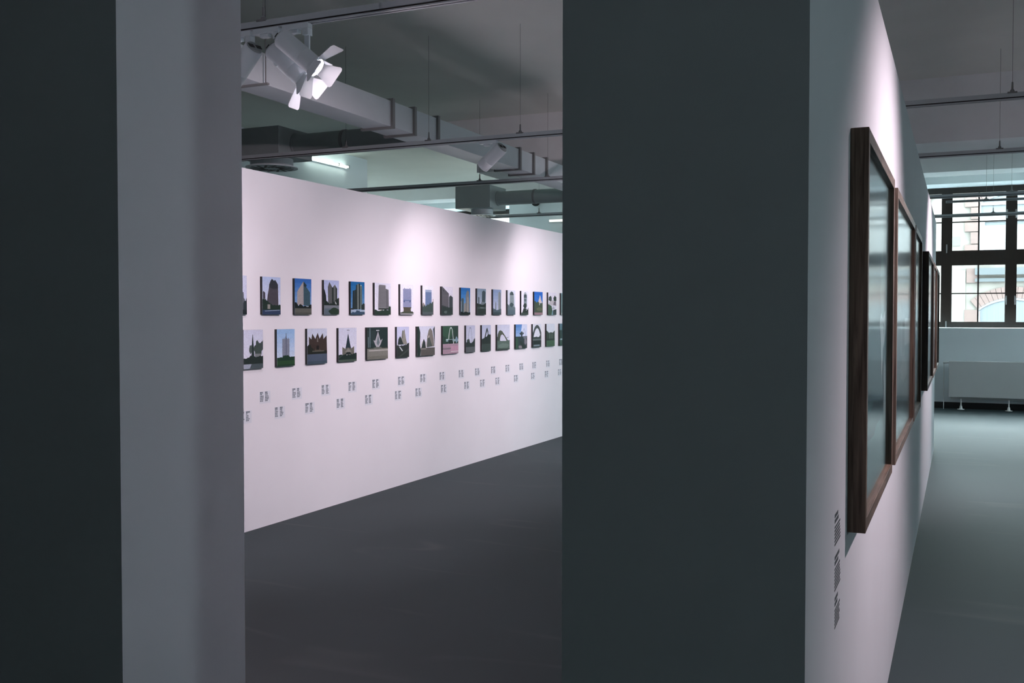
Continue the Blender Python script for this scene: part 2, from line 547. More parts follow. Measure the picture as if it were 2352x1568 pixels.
# ------------------------------------------------------------------ house across the street
def facade():
    FY = 26.0
    r = root('neighbouring_house', (0, FY, -2.0), 'pale stone house with brick arches seen through the window', 'house')
    st = mat('pale_rubble_stone', (0.0501, 0.0447, 0.0388), 0.9, noise=0.30, scale=2.4)
    pl = mat('cream_plaster', (0.0575, 0.0535, 0.0476), 0.9, noise=0.03)
    bk = mat('faded_brick', (0.0413, 0.0261, 0.023), 0.9, noise=0.12, scale=5)
    wh = mat('white_window_frame', (0.0688, 0.0688, 0.0688), 0.6, noise=0.01)
    gl = mat('curtained_glass', (0.0251, 0.03, 0.0335), 0.6, noise=0.18, scale=3, stretch=(9, 1, 0.4))
    bl = mat('white_roller_blind', (0.0585, 0.0599, 0.0599), 0.8, noise=0.01)
    ld = mat('blue_grey_ledge', (0.0172, 0.0206, 0.0226), 0.8, noise=0.04)
    bm = NB()
    box(bm, -16, 9, FY, FY + 0.4, -2, 4.72)
    link('stone_wall', bm, st, r)

    def B(name, m, *bx):
        q = NB()
        for b in bx:
            box(q, *b)
        return link(name, q, m, r)
    for k, dx in enumerate((-2.55, 0.0, 2.55)):
        o = dx
        B('plaster_panel', pl, (-0.72 + o, 0.10 + o, FY - 0.03, FY, -1.2, 2.62))
        q = NB()
        zz = 2.95
        for i in range(7):
            w = 0.03 if i % 2 else 0.16
            box(q, 0.23 + o - w, 0.37 + o, FY - 0.05, FY, zz + i * 0.29, zz + i * 0.29 + 0.27)
        link('brick_quoin', q, bk, r)
        q = NB()
        for i in range(5):
            w = 0.02 if i % 2 else 0.14
            box(q, 0.22 + o - w, 0.37 + o, FY - 0.05, FY, 0.2 + i * 0.30, 0.2 + i * 0.30 + 0.28)
        link('brick_quoin', q, bk, r)
        B('brick_quoin', bk, (0.12 + o, 0.36 + o, FY - 0.05, FY, 2.32, 2.66))
        # arched windows: upper and lower
        for zc, hw, rise, zb in ((1.70, 0.73, 0.26, 0.0), (4.22, 0.73, 0.20, 3.05)):
            xc = 1.10 + o
            Rr = (hw * hw + rise * rise) / (2 * rise)
            cz = zc + rise - Rr
            a0 = math.asin(hw / Rr)
            q = NB()
            n = 16
            for i in range(n):
                t0, t1 = -a0 + 2 * a0 * i / n, -a0 + 2 * a0 * (i + 1) / n - 0.006
                pts = [(xc + rr * math.sin(t), FY - 0.06, cz + rr * math.cos(t)) for rr, t in ((Rr, t0), (Rr, t1), (Rr + 0.26, t1), (Rr + 0.26, t0))]
                prism(q, pts, (0, 0.06, 0))
            link('brick_arch', q, bk, r)
            arc = [(xc + Rr * math.sin(t), FY - 0.012, cz + Rr * math.cos(t)) for t in [a0 - 2 * a0 * i / 14 for i in range(15)]]
            q = NB()
            prism(q, [(xc - hw, FY - 0.012, zb), (xc + hw, FY - 0.012, zb)] + arc, (0, 0.012, 0))
            link('glass', q, gl, r)
            q = NB()
            for i in range(14):
                p0, p1 = arc[i], arc[i + 1]
                prism(q, [(p0[0], FY - 0.04, p0[2] - 0.05), (p0[0], FY - 0.04, p0[2]), (p1[0], FY - 0.04, p1[2]), (p1[0], FY - 0.04, p1[2] - 0.05)], (0, 0.03, 0))
            box(q, xc - hw, xc - hw + 0.05, FY - 0.04, FY - 0.01, zb, zc - 0.05)
            box(q, xc + hw - 0.05, xc + hw, FY - 0.04, FY - 0.01, zb, zc - 0.05)
            link('sash', q, wh, r)
        B('roller_blind', bl, (0.50 + o, 1.70 + o, FY - 0.05, FY - 0.013, 3.05, 3.66))
        B('sash', wh, (0.40 + o, 1.80 + o, FY - 0.06, FY - 0.013, 3.74, 3.93), (0.40 + o, 0.50 + o, FY - 0.06, FY - 0.013, 3.05, 3.74),
          (0.40 + o, 1.80 + o, FY - 0.06, FY - 0.013, 4.13, 4.20))
        B('ledge', ld, (0.30 + o, 1.9 + o, FY - 0.16, FY, 2.50, 2.66))
        B('ledge', ld, (0.30 + o, 1.9 + o, FY - 0.10, FY, 2.34, 2.42))
        B('niche', mat('grey_niche', (0.0349, 0.0335, 0.03), 0.9, noise=0.05), (-0.4 + o, -0.03 + o, FY - 0.01, FY, 3.2, 3.42))
    bm = NB()
    box(bm, -16, 9, 19.2, 26, -2.2, -2.0)
    tag(link('street', bm, mat('pale_paving', (0.0904, 0.0904, 0.0885), 0.9, noise=0.05)), 'pale paved street outside below the window', 'street', kind='structure')


facade()

# ------------------------------------------------------------------ radiator
rd = root('radiator', (1.2, 17.97, 0), 'long flat white panel radiator on little feet under the window', 'radiator')
bm = NB()
box(bm, -0.165, 2.55, 17.925, 17.955, 0.205, 0.795, bev=0.004)
link('front_panel', bm, 'radiator', rd)
bm = NB()
box(bm, -0.14, 2.53, 17.99, 18.04, 0.165, 0.785, bev=0.004)
link('back_panel', bm, 'radiator', rd)
bm = NB()
box(bm, -0.15, 2.54, 17.945, 18.035, 0.785, 0.797, bev=0.003)
link('top_grille', bm, 'radiator', rd)
for fx in (0.023, 0.73, 1.44, 2.15):
    bm = NB()
    lathe(bm, (fx, 17.97, 0), (0, 0, 1), [(0, 0.054), (0.008, 0.054), (0.014, 0.024), (0.06, 0.016), (0.062, 0.010), (0.175, 0.009)], 24)
    tag(link('foot', bm, 'foot', rd, smooth=True), 'white conical foot with disc base')
bm = NB()
lathe(bm, (-0.165, 17.965, 0.772), (-1, 0, 0), [(0, 0.012), (0.03, 0.012), (0.032, 0.02), (0.085, 0.018), (0.09, 0.012)], 20)
link('valve', bm, 'radiator', rd, smooth=True)
bm = NB()
rod(bm, (-0.24, 17.965, 0.0), (-0.24, 17.965, 0.772), 0.006)
link('pipe', bm, 'radiator', rd, smooth=True)


# ------------------------------------------------------------------ light tracks
def track(y, x0, x1, wires, label, z=3.0, w=0.036, h=0.046):
    r = root('light_track', ((x0 + x1) / 2, y, z), label, 'light track', 'white light tracks under the ceiling')
    bm = NB()
    box(bm, x0, x1, y - w / 2, y + w / 2, z + 0.014, z + h)
    box(bm, x0, x1, y - w / 2, y - w / 2 + 0.007, z, z + 0.014)
    box(bm, x0, x1, y + w / 2 - 0.007, y + w / 2, z, z + 0.014)
    link('rail', bm, 'track', r)
    bm = NB()
    box(bm, x0 + 0.01, x1 - 0.01, y - w / 2 + 0.007, y + w / 2 - 0.007, z + 0.012, z + 0.0145)
    box(bm, x0 + 0.01, x1 - 0.01, y - w / 2 - 0.0006, y - w / 2 + 0.0002, z + 0.0075, z + 0.0155)
    link('groove', bm, 'groove', r)
    for x in wires:
        bm = NB()
        box(bm, x - 0.030, x + 0.030, y - w / 2 - 0.003, y + w / 2 + 0.003, z + h - 0.006, z + h + 0.006, bev=0.002)
        lathe(bm, (x, y, z + h), (0, 0, 1), [(0, 0.016), (0.020, 0.012), (0.025, 0.007), (0.07, 0.0055), (0.075, 0.002)], 12)
        link('wire_clamp', bm, 'flange', r)
        bm = NB()
        zt = CZ if not (10.95 < y < 11.66) else 3.29
        if 3.7 < y < 4.4:
            zt = 3.40
        rod(bm, (x, y, z + h + 0.07), (x, y, zt), 0.0013, 8)
        link('suspension_wire', bm, 'wire', r)
    return r


track(4.14, -5.6, 4.5, (-3.252, -1.0, 1.3, 3.5), 'light track crossing the top of the opening, carrying three spotlights')
track(7.53, -7.6, 4.5, (-5.013, -4.172, -3.316, 0.302, 2.2), 'long light track in front of the ceiling beam, carrying one lone grey spotlight')
track(10.0, -7.2, 4.5, (-4.896, -4.079, 0.305, 2.2), 'dark light track right under the beam, just above the square duct outlet')
track(13.5, -7.25, 4.5, (-5.644, 0.55, 2.4), 'light track running past the round slotted air outlet and across the window top')
track(14.9, -0.2, 4.5, (0.30, 2.4), 'thin light track, middle of the three crossing the upper window panes', z=3.085, h=0.03, w=0.03)
track(16.15, -1.2, 4.5, (0.42, 2.4), 'lowest of the three light tracks crossing the upper window panes')


# ------------------------------------------------------------------ spotlights
def spotlight(px, ty, head, d, label, on=True, doors=True, spin=0.0, length=0.235, rad=0.049, arm_x=0.0, watts=0, cone=100, flare=(52, 52, 52, 52)):
    """px: x of the adapter on the track at y = ty; head: middle of the lamp head; d: aiming direction"""
    tz = 3.0
    r = root('track_spotlight', (px, ty, tz), label, 'spotlight', 'white cylindrical track spotlights')
    d = Vector(d).normalized()
    head = Vector(head)
    bm = NB()
    box(bm, px - 0.085, px + 0.075, ty - 0.02, ty + 0.02, tz - 0.022, tz + 0.004, bev=0.003)
    box(bm, px - 0.045, px + 0.01, ty - 0.016, ty + 0.016, tz - 0.040, tz - 0.022, bev=0.004)
    box(bm, px + 0.040, px + 0.075, ty - 0.02, ty + 0.02, tz - 0.058, tz - 0.022, bev=0.003)
    link('track_adapter', bm, 'white_metal', r)
    bm = NB()
    ax = px + 0.057 + arm_x
    box(bm, ax - 0.015, ax + 0.015, ty - 0.006, ty + 0.006, head.z - 0.01, tz - 0.05, bev=0.003)
    lathe(bm, (ax, ty - 0.012, head.z), (0, 1, 0), [(0, 0.018), (0.024, 0.018)], 20)
    if (Vector((ax, ty, head.z)) - head).length > 0.03:
        rod(bm, (ax, ty, head.z), head, 0.010, 12)
    link('arm', bm, 'white_metal', r)
    p0 = head - d * (length / 2)
    bm = NB()
    L = length
    lathe(bm, p0, d, [(0.004, rad - 0.006), (0.008, rad - 0.002), (0.012, rad), (L * 0.68, rad), (L * 0.68 + 0.002, rad - 0.0012), (L * 0.68 + 0.004, rad),
                      (L - 0.004, rad), (L, rad - 0.002), (L, rad - 0.005), (L - 0.05, rad - 0.007)], 40, (True, False))
    link('body', bm, 'white_metal', r, smooth=True)
    bm = NB()
    a, u, v = frame_of(d)
    lathe(bm, p0, d, [(-0.004, rad - 0.013), (0.0045, rad - 0.006)], 36)
    link('rear_cap', bm, 'ductgrey', r, smooth=True)
    bm = NB()
    for s in (-1, 1):
        for k in (0.35, 0.75):
            c = p0 - a * 0.0045 + u * (s * rad * k * 0.8)
            w = 0.006 if k < 0.5 else 0.009
            prism(bm, [c + u * w + v * 0.012, c - u * w + v * 0.012, c - u * w - v * 0.012, c + u * w - v * 0.012], -a * 0.002)
    link('vent_slot', bm, 'black', r)
    bm = NB()
    for q in range(3):
        t = L - 0.012 - q * 0.010
        lathe(bm, p0, d, [(t, rad - 0.0075), (t, rad - 0.014 - q * 0.003), (t + 0.003, rad - 0.014 - q * 0.003), (t + 0.003, rad - 0.0075)], 36, (False, False))
    link('baffle_ring', bm, 'white_metal', r, smooth=True)
    bm = NB()
    lathe(bm, p0, d, [(L - 0.052, rad - 0.008), (L - 0.050, rad - 0.008)], 36)
    link('lens', bm, 'lamp' if on else 'groove', r)
    if watts:
        spot('track_spotlight_light', p0 + d * (L + 0.004), p0 + d * (L + 1), watts, cone, 0.7, 0.03)
    if doors:
        bm = NB()
        lathe(bm, p0, d, [(L - 0.004, rad + 0.001), (L + 0.008, rad + 0.004), (L + 0.016, rad + 0.004), (L + 0.016, rad - 0.001), (L + 0.004, rad - 0.002)], 40, (False, False))
        link('front_ring', bm, 'white_metal', r, smooth=True)
        for k in range(4):
            th = spin + k * math.pi / 2
            e = u * math.cos(th) + v * math.sin(th)
            s = a.cross(e)
            base = p0 + a * (L + 0.014) + e * (rad + 0.003)
            g = a * math.cos(R(flare[k])) + e * math.sin(R(flare[k]))
            nrm = s.cross(g)
            w0, w1, hl = 0.031, 0.060, 0.104
            pts = []
            for (x, y) in ((-w0, 0), (w0, 0), (w1 - 0.002, hl - 0.016), (w1 - 0.004, hl - 0.006), (w1 - 0.014, hl), (-w1 + 0.014, hl), (-w1 + 0.004, hl - 0.006), (-w1 + 0.002, hl - 0.016)):
                pts.append(base + s * x + g * y)
            bm = NB()
            prism(bm, pts, nrm * 0.0016)
            rod(bm, base - s * 0.034, base + s * 0.034, 0.0035, 10)
            link('barn_door_leaf', bm, 'white_metal', r)
    return r


spotlight(-3.395, 4.14, (-3.38, 4.14, 2.84), (-0.70, 0.16, -0.60), 'track spotlight half hidden by the grey jamb, its lit flank glowing', doors=False, watts=75, cone=100)
spotlight(-3.22, 4.14, (-3.128, 4.17, 2.825), (0.70, 0.14, -0.66), 'middle track spotlight of the three, one barn door leaf turned to the viewer', spin=0.05, flare=(64, 66, 42, 66), watts=24, cone=165)
spotlight(-3.04, 4.14, (-2.985, 4.06, 2.845), (0.71, 0.10, -0.60), 'track spotlight with four spread white barn door leaves, the outermost of three', spin=0.05, flare=(64, 66, 42, 66), watts=24, cone=165)
spotlight(-3.60, 7.53, (-3.57, 7.53, 2.868), (-0.76, 0.12, -0.56), 'lone grey track spotlight without barn doors, below the ceiling beam', doors=False, on=True, length=0.25, rad=0.055)


# ------------------------------------------------------------------ ventilation
DX0, DX1, DZ0, DZ1 = -4.488, -4.224, 3.081, 3.287
dc = root('ventilation_duct', (-4.356, 9.7, DZ0), 'long square pale ventilation duct with grey flanges running towards the window', 'duct')
for (ya, yb) in ((1.0, 7.0), (7.01, 7.356), (7.366, 9.56), (9.572, 18.1)):
    bm = NB()
    box(bm, DX0, DX1, ya, yb, DZ0, DZ1, bev=0.003)
    link('duct_section', bm, 'duct', dc)
for fy in (7.005, 7.361, 7.775, 9.566, 9.93, 10.3):  # last two added to mimic a dark smudge on the duct
    bm = NB()
    hi = 0.018
    for b in ((DX0 - 0.022, DX1 + 0.022, DZ0 - 0.017, DZ0 + 0.002), (DX0 - 0.022, DX1 + 0.022, DZ1 - 0.002, DZ1 + hi), (DX0 - 0.022, DX0 + 0.002, DZ0 + 0.002, DZ1 - 0.002), (DX1 - 0.002, DX1 + 0.022, DZ0 + 0.002, DZ1 - 0.002)):
        box(bm, b[0], b[1], fy - 0.017, fy + 0.017, b[2], b[3])
    link('flange', bm, 'flange', dc)
for fy in (5.36, 13.2, 16.0):
    bm = NB()
    rod(bm, (DX0 - 0.03, fy, DZ0 - 0.004), (DX0 - 0.03, fy, CZ), 0.004, 8)
    rod(bm, (DX1 + 0.03, fy, DZ0 - 0.004), (DX1 + 0.03, fy, CZ), 0.004, 8)
    box(bm, DX0 - 0.05, DX1 + 0.05, fy - 0.012, fy + 0.012, DZ0 - 0.012, DZ0)
    link('hanger', bm, 'flange', dc)


def diffuser(x0, x1, y0, y1, z0, z1, cy, rd_, label, dx=0.0):
    r = root('air_outlet', ((x0 + x1) / 2, (y0 + y1) / 2, z0), label, 'air outlet', 'square boxed ceiling air outlets')
    bm = NB()
    box(bm, x0, x1, y0, y1, z0, z1, bev=0.003)
    link('plenum_box', bm, 'ductgrey', r)
    xc, yc = (x0 + x1) / 2 + dx, (y0 + y1) / 2
    bm = NB()
    lathe(bm, (xc, yc, z0), (0, 0, -1), [(0, rd_ * 0.82), (0.065, rd_ * 0.82)], 40)
    link('neck', bm, 'duct', r, smooth=True)
    bm = NB()
    lathe(bm, (xc, yc, z0 - 0.065), (0, 0, -1), [(0, rd_ * 0.83), (0.012, rd_), (0.022, rd_), (0.024, rd_ * 0.9)], 40)
    link('face_plate', bm, 'white_metal', r, smooth=True)
    bm = NB()
    for k in range(14):
        t = 2 * math.pi * k / 14
        e = Vector((math.cos(t), math.sin(t), 0))
        s = Vector((-math.sin(t + 0.5), math.cos(t + 0.5), 0))
        f = Vector((math.cos(t + 0.5), math.sin(t + 0.5), 0))
        c = Vector((xc, yc, z0 - 0.0895)) + e * rd_ * 0.55
        prism(bm, [c + f * rd_ * 0.3 + s * 0.012, c - f * rd_ * 0.3 + s * 0.012, c - f * rd_ * 0.3 - s * 0.012, c + f * rd_ * 0.3 - s * 0.012], (0, 0, -0.002))
    link('swirl_slot', bm, 'black', r)
    bm = NB()
    zc = 3.19
    lathe(bm, (x1 - 0.002, cy, zc), (1, 0, 0), [(0, 0.105), (0.02, 0.105), (0.022, 0.097), (DX0 - x1 - 0.02, 0.097), (DX0 - x1 - 0.018, 0.102), (DX0 - x1 - 0.0005, 0.102)], 36)
    link('branch_pipe', bm, 'ductgrey', r, smooth=True)
    bm = NB()
    xm = x1 + 0.55
    lathe(bm, (xm, cy, zc), (1, 0, 0), [(0, 0.097), (0, 0.103), (0.03, 0.103), (0.03, 0.097)], 36, (False, False))
    link('clamp_band', bm, 'flange', r, smooth=True)
    return r


diffuser(-6.42, -5.85, 7.66, 8.19, 3.068, 3.332, 7.93, 0.25, 'square boxed air outlet and pipe behind the track, beside the grey jamb')
diffuser(-6.477, -5.94, 12.45, 12.98, 3.042, 3.354, 12.72, 0.19, 'square boxed air outlet and pipe above the far end of the photo wall', dx=0.02)

# ------------------------------------------------------------------ fluorescent tubes and camera dome
tb = root('tube_light', (-8.32, 12.0, 3.70), 'bright slanting fluorescent tube on the greenish wall above the photo wall', 'tube light')
bm = NB()
rod(bm, (-8.305, 11.52, 3.748), (-8.305, 12.52, 3.748), 0.014, 16)
link('glowing_tube', bm, 'tube', tb, smooth=True)
bm = NB()
box(bm, -8.35, -8.325, 11.5, 12.54, 3.723, 3.763)
link('batten', bm, 'white_metal', tb)
for y in (11.5, 12.26, 12.52):
    bm = NB()
    box(bm, -8.328, -8.288, y, y + 0.02, 3.730, 3.768)
    link('tube_holder', bm, 'flange', tb)
tb = root('tube_light', (-6.9, 18.12, 3.36), 'short pale tube light on the far wall beside the dark pier', 'tube light')
bm = NB()
rod(bm, (-7.34, 18.09, 3.395), (-6.2, 18.09, 3.395), 0.022, 16)
link('glowing_tube', bm, 'tube2', tb, smooth=True)
bm = NB()
box(bm, -7.36, -6.18, 18.112, YW, 3.37, 3.42)
link('batten', bm, 'white_metal', tb)
bm = NB()
lathe(bm, (-7.62, 18.06, 3.78), (0, 0, -1), [(0, 0.085), (0.03, 0.085), (0.06, 0.07), (0.085, 0.04), (0.092, 0.005)], 28)
box(bm, -7.70, -7.54, 18.06, YW, 3.765, 3.79)
tag(link('dome_camera', bm, 'black', smooth=True), 'small black dome on the far wall above the track', 'dome camera')

# ------------------------------------------------------------------ printed photographs
rng = random.Random(7)


def blob(cx, cy, rx, ry, n=18, jit=0.22):
    return [(cx + rx * math.cos(2 * math.pi * i / n) * (1 - jit + 2 * jit * rng.random()),
             cy + ry * math.sin(2 * math.pi * i / n) * (1 - jit + 2 * jit * rng.random())) for i in range(n)]


def hill(pts, jit=0.02, n=5):
    """skyline through pts, roughened, closed along the bottom"""
    out = []
    for (a, b) in zip(pts, pts[1:]):
        for k in range(n):
            t = k / n
            out.append((a[0] + (b[0] - a[0]) * t, a[1] + (b[1] - a[1]) * t + (rng.random() - 0.5) * 2 * jit))
    out.append(pts[-1])
    return out + [(pts[-1][0], 0), (pts[0][0], 0)]


def rect(a, b, c, d):
    return [(a, b), (c, b), (c, d), (a, d)]


def grid(x0, y0, x1, y1, nx, ny, c, fill=0.5):
    out = []
    w, h = (x1 - x0) / nx, (y1 - y0) / ny
    for i in range(nx):
        for j in range(ny):
            out.append((c, rect(x0 + (i + 0.5 - fill / 2) * w, y0 + (j + 0.5 - fill / 2) * h, x0 + (i + 0.5 + fill / 2) * w, y0 + (j + 0.5 + fill / 2) * h)))
    return out


def arch(cx, base, hw, top, th, n=14, p=2.2, th1=None):
    """a slender arch band as polygon (parabola-like)"""
    o, i_ = [], []
    for k in range(n + 1):
        t = -1 + 2 * k / n
        o.append((cx + hw * t, base + (top - base) * (1 - abs(t) ** p)))
        i_.append((cx + (hw - th) * t, base + (top - (th1 or th) - base) * (1 - abs(t) ** p)))
    return o + list(reversed(i_))


def sky(top, bot, n=8):
    a, b = [int(top[i:i + 2], 16) for i in (1, 3, 5)], [int(bot[i:i + 2], 16) for i in (1, 3, 5)]
    out = []
    for k in range(n):
        t = (k + 0.5) / n
        c = '#%02x%02x%02x' % tuple(int(b[i] + (a[i] - b[i]) * t) for i in range(3))
        out.append((c, rect(0, k / n, 1, (k + 1) / n)))
    return out


def print_mesh(polys, to3d, lift, name, m, parent):
    bm = NB()
    cl = bm.loops.layers.float_color.new('pc')

    def clip(poly):
        for ax, lim, sg in ((0, 0.0, 1), (0, 1.0, -1), (1, 0.0, 1), (1, 1.0, -1)):
            res = []
            for i in range(len(poly)):
                p, q = poly[i - 1], poly[i]
                ip, iq = sg * (p[ax] - lim) >= 0, sg * (q[ax] - lim) >= 0
                if ip != iq:
                    t = (lim - p[ax]) / (q[ax] - p[ax])
                    res.append((p[0] + (q[0] - p[0]) * t, p[1] + (q[1] - p[1]) * t))
                if iq:
                    res.append(q)
            poly = res
            if len(poly) < 3:
                return []
        return poly
    k = 0
    last = None
    for c, poly in polys:
        poly = clip(poly)
        if len(poly) < 3:
            continue
        if c != last:
            k += 1
            last = c
        vs = [bm.verts.new(to3d(u, v) + lift * (0.0004 + 0.00012 * k)) for u, v in poly]
        try:
            f = bm.faces.new(vs)
        except ValueError:
            continue
        for lp in f.loops:
            lp[cl] = (*lin(c), 1)
    for f in bm.faces:
        f.normal_update()
        if f.normal.dot(lift) < 0:
            f.normal_flip()
    bmesh.ops.triangulate(bm, faces=bm.faces[:])
    return link(name, bm, m, parent, recalc=False)


GRE, DGR, BLK = '#2e3b34', '#1d2925', '#161f20'
PALE = ('#cdd0e2', '#dcdbe6')
BLUE = ('#2f63a8', '#9fb6d6')

TOP = []
BOT = []


def T(label, y0, y1, polys):
    TOP.append((label, y0, y1, polys))


def Bm(label, y0, y1, polys):
    BOT.append((label, y0, y1, polys))


T('mounted photo of a grey stepped tower, half hidden by the grey jamb, upper row', 5.470, 5.682, sky('#c8cbe0', '#c4c4e0') + [
    ('#5d6068', [(0, 0), (0, 1), (0.5, 0.95), (0.7, 0.82), (0.70, 0.74), (0.78, 0.74), (0.79, 0.58), (0.84, 0.57), (0.85, 0.42), (0.9, 0.4), (0.9, 0)]),
    ('#30383c', hill([(0.82, 0.3), (0.9, 0.37), (0.95, 0.36), (1, 0.44)])), ('#262d2f', rect(0, 0, 1, 0.12))])
T('mounted photo of a dark jagged two-peaked tower above a bluish road, upper row', 5.856, 6.067, sky('#b4c2e2', '#d8d6e6') + [
    ('#4c4b55', [(0.02, 0.42), (0.02, 0.6), (0.06, 0.62), (0.15, 0.58), (0.16, 0.42)]),
    ('#4f4b52', [(0.22, 0.2), (0.28, 0.5), (0.36, 0.72), (0.37, 0.8), (0.45, 0.9), (0.52, 0.955), (0.64, 0.90), (0.7, 0.93), (0.82, 0.84), (0.86, 0.8), (0.88, 0.2)]),
    ('#35393e', [(0.38, 0.72), (0.38, 0.8), (0.46, 0.9), (0.53, 0.95), (0.64, 0.9), (0.70, 0.925), (0.82, 0.83), (0.85, 0.79), (0.86, 0.7), (0.6, 0.68)])] +
    grid(0.4, 0.28, 0.82, 0.78, 6, 16, '#3d3b42', 0.45) + [
    ('#27352e', hill([(0, 0.4), (0.1, 0.42), (0.25, 0.38), (0.4, 0.3), (0.6, 0.26), (0.85, 0.25), (1, 0.27)])),
    ('#8f8c86', rect(0.27, 0.15, 0.42, 0.27)), ('#33405a', rect(0, 0, 1, 0.125)), ('#8b98ad', [(0.1, 0.10), (0.95, 0.13), (0.95, 0.11), (0.15, 0.085)])])
T('mounted photo of a pointed tower, half sunlit beige, half teal, blue sky, upper row', 6.242, 6.455, sky('#2d62ad', '#a9c0e0') + [
    ('#a89f9d', [(0.14, 0.26), (0.14, 0.63), (0.22, 0.7), (0.52, 0.93), (0.52, 0.26)]),
    ('#3d555f', [(0.52, 0.26), (0.52, 0.93), (0.70, 0.82), (0.68, 0.78), (0.92, 0.62), (0.92, 0.24)]),
    ('#25343a', [(0.52, 0.93), (0.72, 0.82), (0.66, 0.76), (0.52, 0.80)])] + grid(0.56, 0.3, 0.9, 0.62, 6, 14, '#324a54', 0.4) + grid(0.17, 0.3, 0.5, 0.66, 6, 14, '#9a9190', 0.35) + [
    (BLK, hill([(0, 0.34), (0.1, 0.33), (0.2, 0.25), (0.35, 0.29), (0.5, 0.23), (0.8, 0.24), (1, 0.28)])),
    ('#a8a8a0', rect(0.68, 0.215, 0.82, 0.23)), ('#5d5d57', rect(0, 0, 1, 0.175)), ('#4d4e49', rect(0, 0, 1, 0.06))])
T('mounted photo of two grey twin towers behind a round green bush, upper row', 6.625, 6.835, sky('#a9b2d6', '#dcd6e6') + [
    (BLK, [(0, 0.2), (0, 0.75), (0.05, 0.7), (0.13, 0.55), (0.16, 0.3)]),
    ('#57585a', [(0.27, 0.28), (0.25, 0.8), (0.35, 0.95), (0.52, 0.82), (0.55, 0.3)]),
    ('#606263', [(0.6, 0.28), (0.6, 0.82), (0.72, 0.88), (0.86, 0.76), (0.85, 0.3)]),
    ('#252e2c', rect(0.52, 0.28, 0.63, 0.8)), ('#2e3635', [(0.76, 0.28), (0.76, 0.84), (0.87, 0.76), (0.86, 0.28)]),
    (DGR, hill([(0, 0.4), (0.2, 0.4), (0.35, 0.32), (0.6, 0.34), (0.85, 0.46), (1, 0.5)])),
    ('#70747c', rect(0, 0, 1, 0.27)), ('#58646f', rect(0, 0, 0.5, 0.18)), ('#b8b8b8', [(0.7, 0.4), (0.78, 0.36), (0.84, 0.3), (0.74, 0.31)]),
    ('#24362a', blob(0.70, 0.08, 0.36, 0.12))])
T('mounted photo of dark stepped high-rise slabs against deep blue sky, upper row', 7.007, 7.217, sky('#155b93', '#7d9bc4') + [
    ('#222c2e', [(0.1, 0.16), (0.14, 0.72), (0.25, 0.74), (0.25, 0.16)]), ('#2a3434', [(0.24, 0.16), (0.26, 0.74), (0.36, 0.76), (0.37, 0.9), (0.5, 0.92), (0.5, 0.16)]),
    ('#6f7672', rect(0.46, 0.16, 0.57, 0.93)), ('#1b2424', rect(0.57, 0.16, 0.66, 0.95)), ('#66726f', [(0.66, 0.16), (0.66, 0.9), (0.8, 0.88), (0.82, 0.2)]),
    ('#8f9fa8', rect(0.68, 0.88, 0.78, 0.91))] + grid(0.67, 0.3, 0.8, 0.86, 3, 18, '#46524f', 0.5) + grid(0.27, 0.2, 0.45, 0.72, 3, 16, '#1a2222', 0.5) + [
    ('#26302f', hill([(0.75, 0.3), (0.85, 0.33), (1, 0.34)])), ('#26302f', hill([(0, 0.22), (0.2, 0.18)])), ('#9aa9bb', rect(0, 0.02, 1, 0.15)),
    ('#33485c', hill([(0, 0.07), (0.3, 0.08), (0.45, 0.13), (0.6, 0.12), (0.7, 0.07), (1, 0.08)]))])
T('mounted photo of a grey concrete block with many windows, white sky, upper row', 7.378, 7.643, sky('#d5d4e2', '#e0dae6') + [
    ('#77767a', [(0.2, 0.15), (0.24, 0.92), (0.3, 0.95), (0.68, 0.94), (0.68, 0.16)]), ('#66666a', [(0.68, 0.16), (0.68, 0.83), (0.86, 0.8), (0.88, 0.16)])] +
    grid(0.26, 0.24, 0.67, 0.9, 8, 15, '#505053', 0.5) + grid(0.69, 0.26, 0.86, 0.78, 4, 13, '#4a4a4e', 0.5) + [
    (DGR, rect(0.25, 0.16, 0.9, 0.2)), ('#25352c', hill([(0, 0.17), (0.25, 0.13), (0.6, 0.14), (0.85, 0.16), (0.88, 0.26), (1, 0.27)])),
    ('#c8c4b8', rect(0.26, 0.135, 0.42, 0.16))])
T('mounted photo of a lilac block with antler corners on a brown base, upper row', 7.811, 8.047, sky('#d9d8e6', '#dfdbe6') + [
    ('#8488a6', [(0.2, 0.24), (0.2, 0.85), (0.28, 0.86), (0.31, 0.9), (0.36, 0.86), (0.68, 0.86), (0.74, 0.9), (0.77, 0.86), (0.84, 0.85), (0.84, 0.24)]),
    ('#56668a', rect(0.24, 0.46, 0.82, 0.49)), ('#4a5878', blob(0.29, 0.44, 0.06, 0.03)), ('#4a5878', blob(0.73, 0.44, 0.06, 0.03))] +
    grid(0.24, 0.5, 0.82, 0.82, 9, 12, '#74799a', 0.5) + [
    ('#4b473c', [(0.22, 0.08), (0.24, 0.18), (0.2, 0.25), (0.84, 0.25), (0.78, 0.18), (0.82, 0.08)]), ('#3c4436', hill([(0, 0.06), (0.2, 0.1), (0.8, 0.1), (1, 0.09)])),
    ('#8b8a8e', rect(0, 0, 1, 0.045))])
T('mounted photo of a plain blue-grey slab tower behind dark trees, upper row', 8.217, 8.429, sky('#e2dfe8', '#e0dbe6') + [
    ('#66789a', rect(0.26, 0.3, 0.84, 0.86)), ('#93a0b8', rect(0.26, 0.78, 0.84, 0.86))] + grid(0.3, 0.4, 0.82, 0.76, 8, 12, '#5b6d90', 0.5) + [
    ('#8d7f86', rect(0.95, 0.4, 1, 0.55)), ('#8f8684', blob(0.1, 0.3, 0.14, 0.1)), ('#3c4a46', hill([(0, 0.28), (0.2, 0.3), (0.5, 0.36), (0.8, 0.4), (1, 0.46)], 0.03)), ('#4c5558', rect(0, 0, 1, 0.1))])
